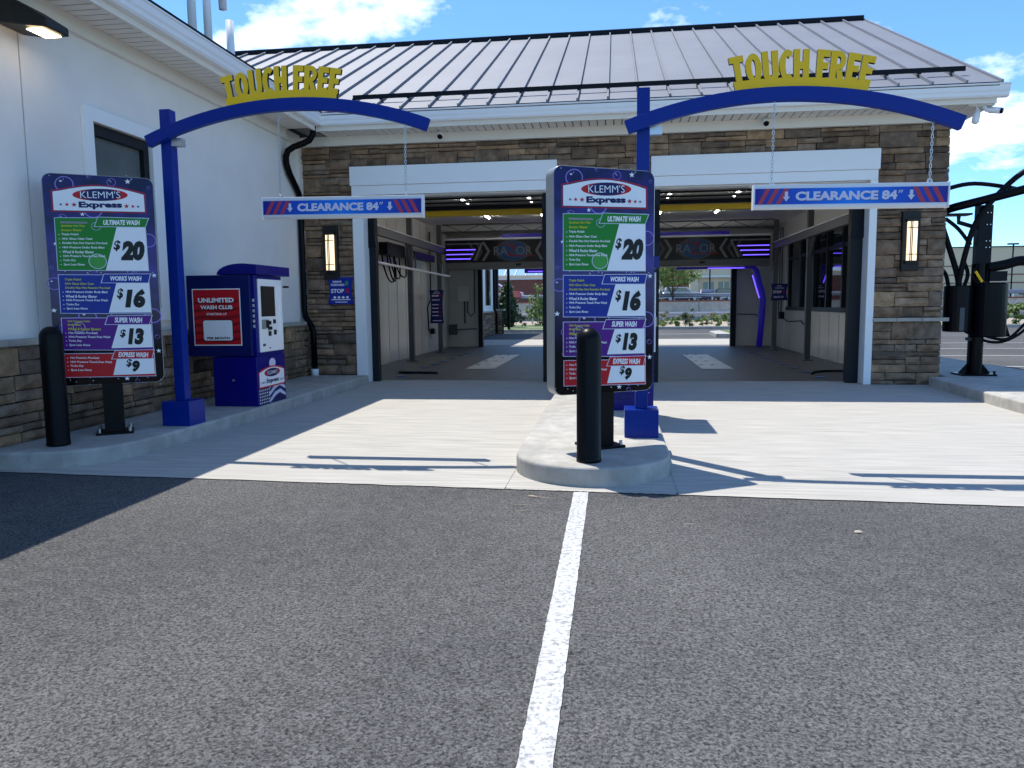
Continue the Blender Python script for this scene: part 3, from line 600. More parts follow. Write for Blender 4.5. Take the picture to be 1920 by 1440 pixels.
def arch(x0,y0,lab,lab2,lab3,ztop,zend,w,xend0,swing,sx0,sx1,sz,lx0,lx1,wt_,wb_,zc,tilt):
    t=thing('entry_arch',lab,'arch',(x0,y0,K),'blue lane arches')
    bx('base_block','arch_blue',t,x0-.15,x0+.15,y0-.15,y0+.15,K,K+.25,.004)
    bx('post','arch_blue',t,x0-.055,x0+.055,y0-.055,y0+.055,K+.25,ztop,.004)
    xa,xb=xend0,xend0+w; xm=(xa+xb)/2; sag=zc-zend      # centre line
    Rr=((w/2)**2+sag**2)/(2*sag); n=28; hw=.058
    zf=lambda x:zc-Rr+math.sqrt(Rr*Rr-(x-xm)**2)+tilt*(x-xm)
    th0=math.asin((xa-xm)/Rr); th1=math.asin((xb-xm)/Rr); mb=MB(); pts_o=[];pts_i=[]
    for i in range(n+1):
        a=th0+(th1-th0)*i/n; pts_o.append((xm+(Rr+hw)*math.sin(a),zc-Rr+(Rr+hw)*math.cos(a))); pts_i.append((xm+(Rr-hw)*math.sin(a),zc-Rr+(Rr-hw)*math.cos(a)))
    pts_o=[(p[0],p[1]+tilt*(p[0]-xm)) for p in pts_o]; pts_i=[(p[0],p[1]+tilt*(p[0]-xm)) for p in pts_i]
    vs=[];fs=[]
    for (yy) in (y0-.125,y0-.058):
        vs+= [(p[0],yy,p[1]) for p in pts_o]+[(p[0],yy,p[1]) for p in pts_i]
    m=n+1
    for i in range(n):
        fs+=[(m+i,m+i+1,i+1,i),(2*m+i,2*m+i+1,3*m+i+1,3*m+i),(i,i+1,2*m+i+1,2*m+i),(m+i,3*m+i,3*m+i+1,m+i+1)]
    fs+=[(0,2*m,3*m,m),(n,m+n,3*m+n,2*m+n)]
    mb.add(vs,fs); mb.build('beam','arch_blue',t,bevel=.004)
    bx('bracket','galvanised',t,x0+.056,x0+.16,y0-.05,y0+.03,zf(x0+.1)-.135,zf(x0+.1)-.060)
    # letters standing on the beam
    ztop_=lambda x: zc-Rr+math.sqrt((Rr+hw)**2-(x-xm)**2)+tilt*(x-xm)
    xc=(lx0+lx1)/2; band=.07; HH=lambda s:.232+.03*math.sin(math.pi*min(1,max(0,s)))
    def warp(s,q,d):
        wv=wb_+(wt_-wb_)*(q*.9+.1); X=xc+(s-.5)*wv
        return (X, y0-.0915-d*.9, ztop_(xc+(s-.5)*wb_)-.002+ (band-.03) + q*HH(s))
    lt=MB()
    gl,tw=touch_free()
    for poly in gl:
        q=[]
        for k in range(len(poly)):                      # subdivide long edges so that the warp bends them
            p0,p1=poly[k],poly[(k+1)%len(poly)]; m_=max(1,int(math.hypot(p1[0]-p0[0],p1[1]-p0[1])/.3))
            q+=[(p0[0]+(p1[0]-p0[0])*j/m_,p0[1]+(p1[1]-p0[1])*j/m_) for j in range(m_)]
        fr=[warp(p[0]/tw,p[1],.02) for p in q]; bk_=[warp(p[0]/tw,p[1],-.02) for p in q]; n3=len(q)
        lt.add(fr,[tuple(range(n3))],0); lt.add(fr+bk_,[(j,n3+j,n3+(j+1)%n3,(j+1)%n3) for j in range(n3)],1)
    N_=16; bt=[warp(i/N_,0,0) for i in range(N_+1)]
    lo=[(xc+(i/N_-.5)*wb_*.985,ztop_(xc+(i/N_-.5)*wb_)-.004) for i in range(N_+1)]
    hi=[(p[0],p[2]+.035) for p in bt]
    poly=lo+hi[::-1]; n2=len(poly)
    v=[(p[0],y0-.1105,p[1]) for p in poly]+[(p[0],y0-.0735,p[1]) for p in poly]
    q=[(i,i+1,n2-2-i,n2-1-i) for i in range(N_)]
    lt.add(v,q+[tuple(n2+k for k in f[::-1]) for f in q],0); lt.add(v,[(i,(i+1)%n2,n2+(i+1)%n2,n2+i) for i in range(n2)],1)
    lt.raw=True
    lt.build('lettering',['gold','black_gloss'],t)
    # hanging clearance sign
    s=thing('clearance_sign',lab2,'sign',((sx0+sx1)/2,y0-.09,sz),'hanging clearance signs')
    cx_=(sx0+sx1)/2; W_=sx1-sx0; Hs=.205
    A0=R(swing); M=Matrix.Translation((cx_,y0-.09,sz)); WM[s.name]=Matrix(); 
    fr=MB().prism([(-.035,.02),(-.02,0),(.02,0),(.035,.02),(.035,Hs-.0),(-.035,Hs-.0)],-W_/2,W_/2,'x').build('cabinet','aluminium',s,bevel=.004)
    for xx in (-W_/2-.004,W_/2-.006): bx('end_cap','gutter_white',s,xx,xx+.010,-.038,.038,-.002,Hs+.003)
    fc=bx('face','sign_blue',s,-W_/2+.012,W_/2-.012,-.039,-.0355,.040,.172)
    P=Print((0,-.0395,.040),(1,0,0),(0,0,1),['p_lilac','p_crimson','p_navy','p_white'],.0008); h=.132; P.split=True
    for sg in (-1,1):
        for k in range(3):
            x=sg*(W_/2-.02-.075*k); dx=sg*-.045
            P.poly([(x+dx*.0 -sg*.05,0.002),(x-sg*.012,0.002),(x-sg*.012+dx*1.5,h-.002),(x-sg*.05+dx*1.5,h-.002)] if sg<0 else [(x-.05,.002),(x-.012,.002),(x-.012+dx*1.5,h-.002),(x-.05+dx*1.5,h-.002)],'p_crimson')
    P.nxt()
    for d,mm in ((.003,'p_navy'),(0,'p_lilac')):
        P.text('CLEARANCE 84',-.44+d,.375+d,.028-d,.104-d,mm,.05)
        for x in (.385,.404): P.poly([(x+.004+d,.080-d),(x+.016+d,.104-d),(x+.003+d,.104-d),(x-.002+d,.080-d)],mm)
        for x in (-.515,.485):
            P.poly([(x-.013+d,.105-d),(x-.013+d,.062-d),(x+.013+d,.062-d),(x+.013+d,.105-d)],mm); P.poly([(x-.029+d,.063-d),(x+d,.022-d),(x+.029+d,.063-d)],mm)
        P.nxt()
    P.build('printed_lettering',fc)
    for px,zt in lab3:
        cb=MB(); X=px-cx_; z=Hs-.005; zt_=zf(px)-.055-sz; k=0
        while z<zt_:
            l_=[]
            for a in range(10):
                th=2*math.pi*a/10; u=.009*math.cos(th); vv=.020*math.sin(th)
                l_.append((X+u,0,z+.02+vv) if k%2==0 else (X,u,z+.02+vv))
            cb.tube(l_,.0032,4,closed=True); z+=.030; k+=1
        cb.tube([(X-.02,0,Hs-.004),(X-.014,0,Hs+.028),(X+.014,0,Hs+.028),(X+.02,0,Hs-.004)],.006,6)
        cb.build('chain','galvanised',s)
    for o in s.children: o.matrix_parent_inverse=Matrix()
    s.rotation_euler=(0,R(.7),A0)
arch(-4.40,7.28,'blue curved arch with gold TOUCH FREE letters over the left lane','CLEARANCE 84 sign hanging over the left lane',((-3.22,0),(-1.96,0)),3.30,3.005,2.835,-4.565,-.6,-3.395,-1.79,2.19,-3.77,-2.55,1.22,1.115,3.275,.018)
arch(.255,6.94,'blue curved arch with gold TOUCH FREE letters over the right lane','CLEARANCE 84 sign hanging over the right lane',((1.33,0),(2.60,0)),3.20,2.82,2.725,.11,.4,1.18,2.745,2.12,.95,2.144,1.19,1.08,3.078,-.026)

# ================================================================ PAY KIOSKS
def kiosk(x1,y0,lab,right=False):
    x0=x1-.56; y1=y0+.79
    t=thing('pay_kiosk',lab,'kiosk',((x0+x1)/2,(y0+y1)/2,K),'blue pay kiosks')
    low=bx('lower_cabinet','kiosk_blue',t,x0,x1,y0,y1,K,.75,.006)
    up_=bx('upper_cabinet','kiosk_blue',t,x0+.05,x1,y0+.03,y1-.02,.752,1.73,.006)
    sc=bx('sign_cabinet','kiosk_navy',t,x1-.84,x1-.04,y0-.02,y0+.26,.76,1.73,.006)
    arc=[(x1+.05,1.735),(x1+.05,1.85),(x1-.12,1.865)]+[(x1-.16-.30*math.sin(a),1.735+.13*math.cos(a)) for a in [R(d) for d in (0,15,30,45,60,75,90)]]
    MB().prism(arc,y0+.0,y1+.14,'y').build('hood','kiosk_blue',t,bevel=.005)
    # red poster
    P=Print((x1-.84,y0-.0215,.76),(1,0,0),(0,0,1),['p_white','p_red','p_black','p_darkred','p_crimson'],.0009)
    P.poly([(.07,.13),(.68,.13),(.68,.81),(.07,.81)],'p_white'); P.nxt(); P.poly([(.082,.142),(.668,.142),(.668,.798),(.082,.798)],'p_red'); P.nxt()
    for k in range(6): 
        z=.17+k*.09; P.poly([(.082,z),(.25,z+.02),(.45,z-.01),(.668,z+.03),(.668,z+.065),(.45,z+.03),(.25,z+.055),(.082,z+.035)],'p_darkred')
    for a in range(7):
        for b in range(4): P.poly(star(.12+a*.035,.62+b*.04,.010),'p_crimson')
    P.nxt()
    for d,m in ((.005,'p_black'),(0,'p_white')):
        P.text('UNLIMITED',.145+d,.60+d,.645-d,.70-d,m,.045); P.text('WASH CLUB',.17+d,.58+d,.565-d,.612-d,m,.04); P.nxt()
    P.text('STARTING AT',.245,.505,.495,.522,'p_white',.02); P.poly(rrect(.19,.575,.185,.44,.03),'p_black'); P.nxt(); P.poly(rrect(.198,.567,.192,.433,.027),'p_white'); P.nxt(); P.text('PER MONTH',.24,.53,.205,.235,'p_black',.04)
    P.build('poster',sc)
    # white fascia on the lane side
    wp_=bx('front_panel','trim_white',t,x1,x1+.02,y0+.09,y0+.74,.80,1.685,.006)
    def slot(nm,m,a,b,c_,d,th=.006): return bx(nm,m,wp_,x1+.019,x1+.02+th,y0+.09+a,y0+.09+c_,.80+b,.80+d,.002)
    slot('screen','screen',.05,.43,.43,.80,.004); slot('receipt_slot','p_grey',.05,.28,.13,.39,.02); slot('card_reader','p_black',.131,.29,.19,.39,.03)
    for q in ((.21,.33,.29,.375),(.21,.265,.31,.305),(.36,.34,.42,.39)): slot('bill_slot','p_black',*q,.012)
    for a0,b0 in ((.22,.19),(.37,.20)):
        kp=slot('keypad','p_black',a0,b0,a0+.07,b0+.06,.008)
    slot('decal','p_black',.06,.07,.13,.10,.002); slot('lock','p_black',.23,.035,.26,.05)
    ov=MB().box(x1+.02,x1+.035,y0+.66,y0+.70,.86,1.62); ov.build('edge_strip','trim_white',wp_)
    MB().tube([(x1+.02,y1-.02,1.60),(x1+.06,y1,1.60),(x1+.06,y1+.06,1.60)],.013,8).build('bracket','black_plastic',t)
    for k in range(6): bx('vent','aluminium',up_,x1-.035,x1-.01,y0+.026,y0+.029,1.10+k*.062,1.135+k*.062)
    MB().tube([(x1-.30,y0,.47),(x1-.30,y0-.012,.47)],.014,10).build('lock','galvanised',low)
    # flag wrap and badge at the foot
    P=Print((x1+.0008,y0,K),(0,1,0),(0,0,1),['p_white','p_navy','p_lilac','p_red','p_blue'],.0012)
    P.poly([(.02,.01),(.77,.01),(.77,.20),(.5,.24),(.30,.22),(.02,.20)],'p_navy'); P.nxt()
    for k in range(3):
        z=.03+.09*k; P.poly([(.32,z-.02),(.47,z+.05),(.60,z+.08),(.77,z+.02),(.77,z+.055),(.62,z+.125),(.46,z+.10),(.29,z+.01)],'p_lilac')
    P.poly(disc(.42,.50,.09,.06,16),'p_lilac')
    for a in range(6):
        for b in range(5): P.poly(disc(.05+a*.05,.03+b*.038,.013,.012,6),'p_white')
    P.nxt()
    cr=lambda g:[(.05-g,.225-g)]+[(.74+g,.225-g),(.74+g,.40+g*.5)]+[(.74+g-(.69+2*g)*i/10,.40+g+.05*math.sin(math.pi*i/10)) for i in range(1,10)]+[(.05-g,.40+g*.5)]
    P.poly(cr(.018),'p_red'); P.nxt(); P.poly(cr(0),'p_white'); P.nxt(); P.poly(disc(.40,.385,.22,.052,24),'p_red'); P.nxt(); P.poly(disc(.40,.385,.17,.052,24),'p_navy'); P.nxt()
    P.text("KLEMM'S",.26,.54,.362,.408,'p_white',.004); P.text('Express',.23,.57,.245,.315,'p_navy',.03)
    for a in (.10,.14,.18,.62,.66,.70): P.poly(star(a,.275,.016),'p_navy')
    P.build('flag_wrap',low)
    if right:
        for i in range(5):
            for j in range(9): bx('louvre','kiosk_navy',low,x0+.05+i*.055,x0+.09+i*.055,y0-.004,y0-.001,K+.12+j*.035,K+.137+j*.035)
        bx('access_panel','kiosk_blue',low,x0+.34,x0+.52,y0-.008,y0-.0005,K+.18,K+.5,.003)
    return t
kiosk(-4.24,8.62,'blue pay kiosk with a red wash club poster on the left walkway'); kiosk(.45,8.54,'blue pay kiosk standing behind the centre menu board and arch post',True)

# ================================================================ SIGNS ON THE BAY
def pillow(w,h):
    o=[]; n=8
    for i in range(n+1): o.append((-w/2+w*i/n, 0+.0*math.sin(math.pi*i/n)))
    for i in range(1,n+1): o.append((w/2-.035*math.sin(math.pi*i/n),h*i/n))
    for i in range(1,n+1): o.append((w/2-w*i/n,h))
    for i in range(1,n): o.append((-w/2+.035*math.sin(math.pi*i/n),h-h*i/n))
    return o
def stop_sign(x,y,z,w,h,lab,lines):
    t=thing('instruction_sign',lab,'sign',(x,y,z)); t_=MB().prism([(x+a,z+b) for a,b in pillow(w,h)],y,y+.012,'y').build('panel','p_blue' if lines=='front' else 'p_navy',t)
    P=Print((x-w/2,y-.0008,z),(1,0,0),(0,0,1),['p_white','p_red','p_dgreen','p_lilac'],.0007); P.split=True
    if lines=='front':
        P.text('DRIVE',.15*w+.03,.55*w,.80*h,.87*h,'p_white',.03); P.text('FORWARD',.14*w,.66*w,.68*h,.76*h,'p_white',.03)
        P.poly([(.70*w,.70*h),(.80*w,.70*h),(.80*w,.79*h),(.84*w,.79*h),(.75*w,.88*h),(.66*w,.79*h),(.70*w,.79*h)],'p_dgreen')
        P.text('STOP',.13*w,.64*w,.42*h,.57*h,'p_white',.03); P.text('X',.68*w,.86*w,.41*h,.58*h,'p_red',.08)
        for k in range(4): P.poly(disc((.27+.165*k)*w,.255*h,.055*w,.045*h,12),'p_white')
        P.poly([(.14*w,.155*h),(.88*w,.155*h),(.88*w,.185*h),(.14*w,.185*h)],'p_white'); P.poly([(.28*w,.06*h),(.76*w,.06*h),(.76*w,.095*h),(.28*w,.095*h)],'p_lilac')
    elif lines=='list':
        P.text('DRIVE',.34*w,.66*w,.94*h,.965*h,'p_lilac',.02); P.text('FORWARD',.25*w,.75*w,.89*h,.925*h,'p_lilac',.02); P.text('STOP',.18*w,.66*w,.80*h,.855*h,'p_white',.03); P.text('X',.70*w,.84*w,.80*h,.855*h,'p_red',.05); P.text('BACK UP',.18*w,.72*w,.68*h,.73*h,'p_lilac',.03)
        for k in range(4): P.poly([(.18*w,(.55-.11*k)*h),(.62*w,(.55-.11*k)*h),(.62*w,(.575-.11*k)*h),(.18*w,(.575-.11*k)*h)],'p_lilac'); P.poly(disc(.76*w,(.56-.11*k)*h,.05*w,.018*h,8),'p_red')
        P.poly([(.2*w,.07*h),(.85*w,.07*h),(.85*w,.09*h),(.2*w,.09*h)],'p_lilac')
    else:
        P.text('DRIVE',.36*w,.62*w,.82*h,.89*h,'p_lilac',.02); P.text('FORWARD',.25*w,.78*w,.70*h,.77*h,'p_lilac',.02); P.text('STOP',.14*w,.62*w,.42*h,.58*h,'p_white',.02); P.text('X',.68*w,.82*w,.42*h,.57*h,'p_red',.05); P.text('BACK UP',.18*w,.76*w,.14*h,.26*h,'p_lilac',.03)
    P.build('printed_lettering',t_)
    return t
stop_sign(-4.665,12.71,1.38,.46,.46,'blue DRIVE FORWARD STOP sign below the sconce on the left stone pier','front')

# ================================================================ INSIDE THE BAYS
def tube_lights(x,y,lab):
    t=thing('tube_light',lab,'ceiling light',(x,y+.5,3.6),'lit tube lights on the bay ceilings'); bx('housing','gutter_white',t,x-.05,x+.05,y,y+1.05,3.585,3.608); MB().tube([(x,y+.02,3.572),(x,y+1.03,3.572)],.016,8).build('tube','tube_light',t)
for x,bay in ((-3.2,'left-hand bay'),(-1.78,'left-hand bay'),(1.15,'right-hand bay'),(2.53,'right-hand bay')):
    side={-3.2:'left',-1.78:'right',1.15:'left',2.53:'right'}[x]
    for y,w in ((15.9,'front'),(18.8,'rear')): tube_lights(x,y,'lit %s tube of the %s row on the %s ceiling'%(w,side,bay))
def gantry(xa,xb,xc,Y,lab,sgn):
    t=thing('wash_gantry',lab,'wash machine',((xa+xb)/2,Y,2.32),'overhead wash gantries')
    hd=bx('header_box','dim_steel',t,xa,xb,Y,Y+.5,2.50,3.12,.006)
    bx('top_rail','aluminium',t,xa,xb,Y-.02,Y+.5,3.125,3.17); bx('bottom_rail','steel_grey',t,xa,xb,Y-.03,Y+.5,2.33,2.495)
    bx('top_cover','arm_blue',t,xc-1.3 if sgn>0 else xc-.3,xc+.9 if sgn>0 else xb,Y+.05,Y+.45,3.175,3.27)
    tr=MB()
    for z in (3.36,3.56): tr.box(xa-.1,xb+.1,Y+.1,Y+.15,z-.02,z+.02)
    for k in range(9):
        x=xa+(xb-xa)*k/8
        if k<8: tr.tube([(x,Y+.12,3.36 if k%2 else 3.55),(x+(xb-xa)/8,Y+.12,3.55 if k%2 else 3.36)],.012,4)
    tr.build('truss','steel_grey',t)
    P=Print((xc,Y-.001,2.50),(1,0,0),(0,0,1),['dim_black','dim_steel','dim_silver','dim_blue','dim_red','p_blue','p_grey'],.0015); 
    P.poly([(xa-xc+.02,.02),(xb-xc-.02,.02),(xb-xc-.02,.60),(xa-xc+.02,.60)],'dim_black'); P.nxt()
    P.poly(disc(0,.31,.50,.29,32),'dim_steel'); P.nxt(); P.poly(disc(0,.31,.43,.26,32),'dim_blue')
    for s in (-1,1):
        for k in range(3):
            x=s*(.62+.20*k); P.poly([(x+s*.16,.57),(x+s*.24,.57),(x+s*.08,.31),(x+s*.24,.05),(x+s*.16,.05),(x,.31)],['dim_silver','dim_steel','dim_steel'][k])
    P.nxt(); P.poly([(-.40,.50),(.12,.50),(-.02,.47),(-.40,.47)],'dim_red') ; P.poly([(-.1,.155),(.62,.155),(.56,.185),(-.06,.185)],'dim_red')
    P.nxt(); P.text('RA',-.52,-.13,.20,.43,'dim_silver',.0); P.text('Z',-.12,.10,.17,.46,'dim_red',.01,.2); P.text('OR',.10,.54,.20,.43,'dim_silver',.0)
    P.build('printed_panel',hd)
    for k in range(3):
        z=2.60+.125*k
        if sgn<0: a,b=xa+.03,xa+.86-.07*(2-k)
        else: a,b=xb-.86+.07*(2-k),xb-.03
        bx('led_strip','led_purple',hd,a,b,Y-.012,Y-.004,z,z+.022)
    fx=(lambda v:xa+v) if sgn<0 else (lambda v:xb-v)
    fr=MB()
    for p,q in (((.92,.50),(1.0,.50)),):
        pts=[(.80,.06),(.86,.06),(1.06,.50),(1.0,.50)]; fr.prism([(fx(a),2.5+b) for a,b in (pts if sgn<0 else pts[::-1])],Y-.010,Y-.004,'y')
    fr.prism([(fx(a),2.5+b) for a,b in ([(.03,.5),(1.06,.5),(1.05,.54),(.03,.54)] if sgn<0 else [(1.06,.5),(.03,.5),(.03,.54),(1.05,.54)])],Y-.010,Y-.004,'y')
    fr.build('led_bezel','dim_silver',hd)
    bx('sensor','black_plastic',t,xc+.1,xc+.24,Y-.05,Y-.031,2.40,2.46)
    return t
gantry(-4.64,-.75,-2.75,21.0,'overhead wash gantry with purple light strips in the left-hand bay',-1)
gantry(.3,4.2,2.23,21.5,'overhead wash gantry with purple light strips in the right-hand bay',1)
def frame_posts(xs,xr,lab,ys,out):
    t=thing('guide_frame',lab,'steel frame',(xs,ys[0],0),'steel guide frames along the bay walls')
    for y in ys: bx('post','steel_grey',t,xs-.06,xs+.06,y-.06,y+.06,.01,3.55); bx('foot','steel_grey',t,xs-.12,xs+.12,y-.12,y+.12,.008,.03)
    bx('rail','steel_grey',t,xr-.05,xr+.05,13.6,21.6,2.76,2.93); bx('rail_cap','aluminium',t,xr-.07,xr+.07,13.6,21.6,2.932,2.95)
    for y in ys: MB().tube([(xs,y,2.3),(xr+(xs-xr)*.2,y-.55,2.78)],.03,6).build('brace','steel_grey',t)
    bx('cross_beam','steel_grey',t,xs-.05,xs+out,ys[0]-.05,ys[0]+.05,3.42,3.55)
    return t
frame_posts(-4.80,-4.72,'dark steel guide frame along the left bay wall',(17.85,20.95),3.9); frame_posts(4.36,4.33,'dark steel guide frame beside the bay window',(17.97,21.6),-3.9)
sp=thing('spray_boom','thin steel spray boom running along the left bay wall','boom',(-4.6,17.5,2.15)); MB().tube([(-4.6,13.7,2.20),(-4.6,21.3,2.15)],.028,8).build('pipe','aluminium',sp); 
for y in (14.6,17.6,20.6): MB().tube([(-4.6,y,2.18),(-4.6,y,2.42),(-4.74,y,2.76)],.012,6).build('hanger','steel_grey',sp)
h=thing('hose_bundle','black hoses looping below the rail on the left bay wall','hose',(-4.9,16.8,2.2))
rh=random.Random(3)
for k in range(4):
    y0=16.1+k*.30+rh.uniform(-.1,.1); dz=rh.uniform(-.15,.15); dy=rh.uniform(.5,1.3)
    pts=[Vector((-4.95,y0,2.55)),Vector((-4.92,y0+.05,2.2+dz)),Vector((-4.88,y0+.3*dy,1.92+dz)),Vector((-4.88,y0+.75*dy,1.86+dz)),Vector((-4.92,y0+1.1*dy,2.1)),Vector((-4.95,y0+1.15*dy,2.5))]
    sm=[]
    for a in range(5):
        p0,p1,p2,p3=pts[max(0,a-1)],pts[a],pts[a+1],pts[min(5,a+2)]
        for b in range(4):
            q=b/4; sm.append(.5*((2*p1)+(-p0+p2)*q+(2*p0-5*p1+4*p2-p3)*q*q+(-p0+3*p1-3*p2+p3)*q**3))
    MB().tube(sm+[pts[-1]],.017,6).build('hose','rubber',h,smooth=True)
bx('carriage','dark_metal',h,-5.05,-4.85,16.2,17.6,2.45,2.72); bx('carriage','dark_metal',h,-5.0,-4.8,18.3,20.4,2.5,2.66)
t=stop_sign(-4.88,20.86,.84,.40,.92,'tall dark blue STOP instruction sign hanging in the left-hand bay','list')
t=stop_sign(4.42,21.3,1.38,.44,.44,'small dark blue STOP sign on a post in the right-hand bay','small')
cb=thing('control_box','pale grey electrical control box on the rear wall of the left-hand bay','electrical box',(-4.7,24,1.45)); bx('box','interior_ceiling',cb,-4.89,-4.54,23.88,24.01,1.45,1.91,.01); 
P=Print((-4.89,23.8785,1.45),(1,0,0),(0,0,1),['p_lilac','p_grey']); P.text('HHS',.04,.31,.29,.41,'p_lilac',.02); P.build('lettering',cb)
MB().tube([(-4.70,23.97,1.45),(-4.70,23.97,.75)],.025,6).build('conduit','steel_grey',cb); MB().tube([(-4.60,23.97,1.45),(-4.60,23.97,1.1),(-4.5,23.97,.98),(-4.38,23.97,1.1),(-4.36,23.97,3.4)],.018,6).build('conduit','steel_grey',cb)
jb=thing('junction_box','small grey junction box low on the rear wall of the left-hand bay','electrical box',(-5.1,24,.4)); bx('box','steel_grey',jb,-5.19,-4.95,23.85,24.01,.40,.72,.01); MB().tube([(-4.95,23.95,.56),(-4.3,23.95,.58)],.015,6).build('conduit','steel_grey',jb)
cd=thing('wall_conduit','dark conduit running up the left bay wall to an outlet box','conduit',(-5.15,21.2,.5)); MB().tube([(-5.15,21.4,.6),(-5.15,21.0,.65),(-5.15,20.9,1.3),(-5.15,21.3,1.5),(-5.15,21.3,3.4)],.018,6).build('pipe','rubber',cd); bx('box','dark_metal',cd,-5.19,-5.08,21.35,21.5,.52,.68)
cd=thing('wall_conduit','thin conduit pair on the rear part of the right bay wall','conduit',(4.8,23,.9)); 
for q in (22.9,23.2): MB().tube([(4.81,q,.9),(4.81,q,3.45),(4.3,q,3.5)],.018,6).build('pipe','steel_grey',cd)
bx('box','dark_metal',cd,4.72,4.84,22.6,22.8,.85,1.05); MB().tube([(4.78,22.7,.88),(4.72,21.5,.80),(4.74,20.2,.85),(4.76,19.4,.60)],.016,6).build('cable','rubber',cd)
cd=thing('wall_conduit','low bent conduit on the rear wall of the right-hand bay','conduit',(4.2,24,.5)); MB().tube([(3.75,23.98,.98),(4.3,23.98,.96),(4.42,23.98,.85),(4.42,23.98,.02)],.016,6).build('pipe','steel_grey',cd)
# glowing blue spray arm
ar=thing('spray_boom','glowing deep blue L-shaped spray arm reaching down to the floor in the right-hand bay','wash arm',(4.2,22.6,.03)); MB().tube([(1.8,22.6,2.34),(3.80,22.6,2.35),(3.95,22.6,2.33),(4.04,22.6,2.22),(4.24,22.6,1.42),(4.20,22.6,.7),(4.17,22.6,.05)],[.06,.06,.075,.09,.10,.10,.085],8).build('arm','arm_blue',ar,smooth=True)
MB().tube([(3.92,22.51,2.1),(4.12,22.49,1.45)],.014,6).build('led_strip','led_purple',ar); MB().tube([(2.68,22.53,2.31),(3.7,22.53,2.31)],.012,6).build('led_strip','led_purple',ar)
ar=thing('spray_boom','glowing blue horizontal spray arm under the gantry of the left-hand bay','wash arm',(-2,22.6,2.3)); MB().tube([(-2.6,22.6,2.32),(-1.2,22.6,2.32)],.065,8).build('arm','arm_blue',ar,smooth=True); MB().tube([(-2.5,22.53,2.30),(-1.3,22.53,2.30)],.012,6).build('led_strip','led_purple',ar)
for x0,lab in ((-3.05,'pale steel trench cover set in the left bay floor'),(1.77,'pale steel trench cover set in the right bay floor')):
    t=thing('trench_cover',lab,'floor plate',(x0+.3,17.7,.01),'steel trench covers in the bay floors')
    for k in range(4): 
        pn=bx('cover_plate','plate',t,x0,x0+.62,15.55+k*1.09,16.62+k*1.09,.012,.022)
        bx('lifting_slot','black_plastic',pn,x0+.28,x0+.36,16.48+k*1.09,16.56+k*1.09,.022,.027); bx('lifting_slot','black_plastic',pn,x0+.05,x0+.13,16.48+k*1.09,16.56+k*1.09,.022,.027)
for sx,nm in ((-4.0,'left'),(3.62,'right')):
    for k in range(8):
        y=13.95+k*.95; t=MB().prism(disc(sx,y,.085,.085,14),.009,.022,'z').build('floor_marker','p_cyan',None); tag(t,'round blue floor marker along the %s bay wall, %s from the entrance'%(nm,'first second third fourth fifth sixth seventh eighth'.split()[k]),'floor marker','blue floor markers, %s bay'%nm)
fl=thing('floor_hose','black hose lying on the floor just inside the left-hand bay','hose',(-3.9,13.6,.02)); MB().tube([(-4.2,14.6,.025),(-4.0,14.5,.03),(-3.8,14.55,.025),(-3.6,14.45,.03),(-3.4,14.5,.025)],.025,6).build('hose','rubber',fl,smooth=True)
fl=thing('floor_hose','black hose curving on the floor beside the right bay jamb','hose',(3.9,14.3,.02)); MB().tube([(4.4,15.0,.03),(4.0,15.0,.03),(3.75,14.8,.03),(3.6,14.4,.03)],.02,6).build('hose','rubber',fl,smooth=True)

# ================================================================ VACUUM STATION
V=thing('vacuum_station','black vacuum post with booms, hoses and two canisters at the right corner','vacuum',(5.68,12.92,K)); vy=12.92
MB().prism(disc(5.70,vy,.11,.11,16),K+.02,1.9,'z').build('lower_post','black_gloss',V,smooth=False)
up=bx('upper_post','dark_metal',V,5.62,5.83,vy-.08,vy+.08,1.6,2.80,.006)
for z in (2.15,2.25,2.5,2.68): 
    for xx in (5.74,5.79): MB().tube([(xx,vy-.08,z),(xx,vy-.095,z)],.009,6).build('bolt','galvanised',up)
bp=bx('base_plate','black_gloss',V,5.44,5.96,vy-.2,vy+.22,K,K+.03,.006)
for s in (-1,1): MB().prism([(5.70+s*.1,K+.03),(5.70+s*.24,K+.03),(5.70+s*.1,K+.2)][::s],vy-.01,vy+.01,'y').build('gusset','black_gloss',bp)
for xx in (5.47,5.93): MB().tube([(xx,vy-.16,K+.03),(xx,vy-.16,K+.08)],.018,8).build('bolt','dark_metal',bp)
MB().tube([(5.0,vy+.35,2.69),(5.35,vy+.1,2.80),(5.7,vy-.08,2.88),(6.3,vy-.30,3.03),(7.6,vy-.8,3.33)],[.065,.065,.065,.068,.07],12).build('boom','black_gloss',V,smooth=True)
sbk=MB().box(5.2,5.55,vy-.03,vy+.2,2.66,2.69).tube([(5.36,vy,2.68),(5.36,vy,2.55),(5.72,vy-.05,2.42)],.035,4); sbk.build('support_bracket','dark_metal',V)
def hose(pts,r=.036,nm='hose'): 
    # smooth polyline
    P_=[Vector(p) for p in pts]; out=[]
    for i in range(len(P_)-1):
        p0=P_[max(0,i-1)];p1=P_[i];p2=P_[i+1];p3=P_[min(len(P_)-1,i+2)]
        for k in range(5):
            s=k/5; out.append(.5*((2*p1)+(-p0+p2)*s+(2*p0-5*p1+4*p2-p3)*s*s+(-p0+3*p1-3*p2+p3)*s**3))
    out.append(P_[-1]); MB().tube(out,r,8).build(nm,'rubber',V,smooth=True)
hose([(4.9,13.2,2.95),(5.2,13.0,3.08),(5.6,13.0,3.15),(6.12,12.95,3.06),(6.35,12.9,2.98)],.034)
hose([(6.9,12.7,3.6),(6.3,12.75,3.34),(5.95,12.8,3.05),(5.58,12.78,2.58),(5.44,12.8,2.1),(5.38,12.9,1.5)],.042)
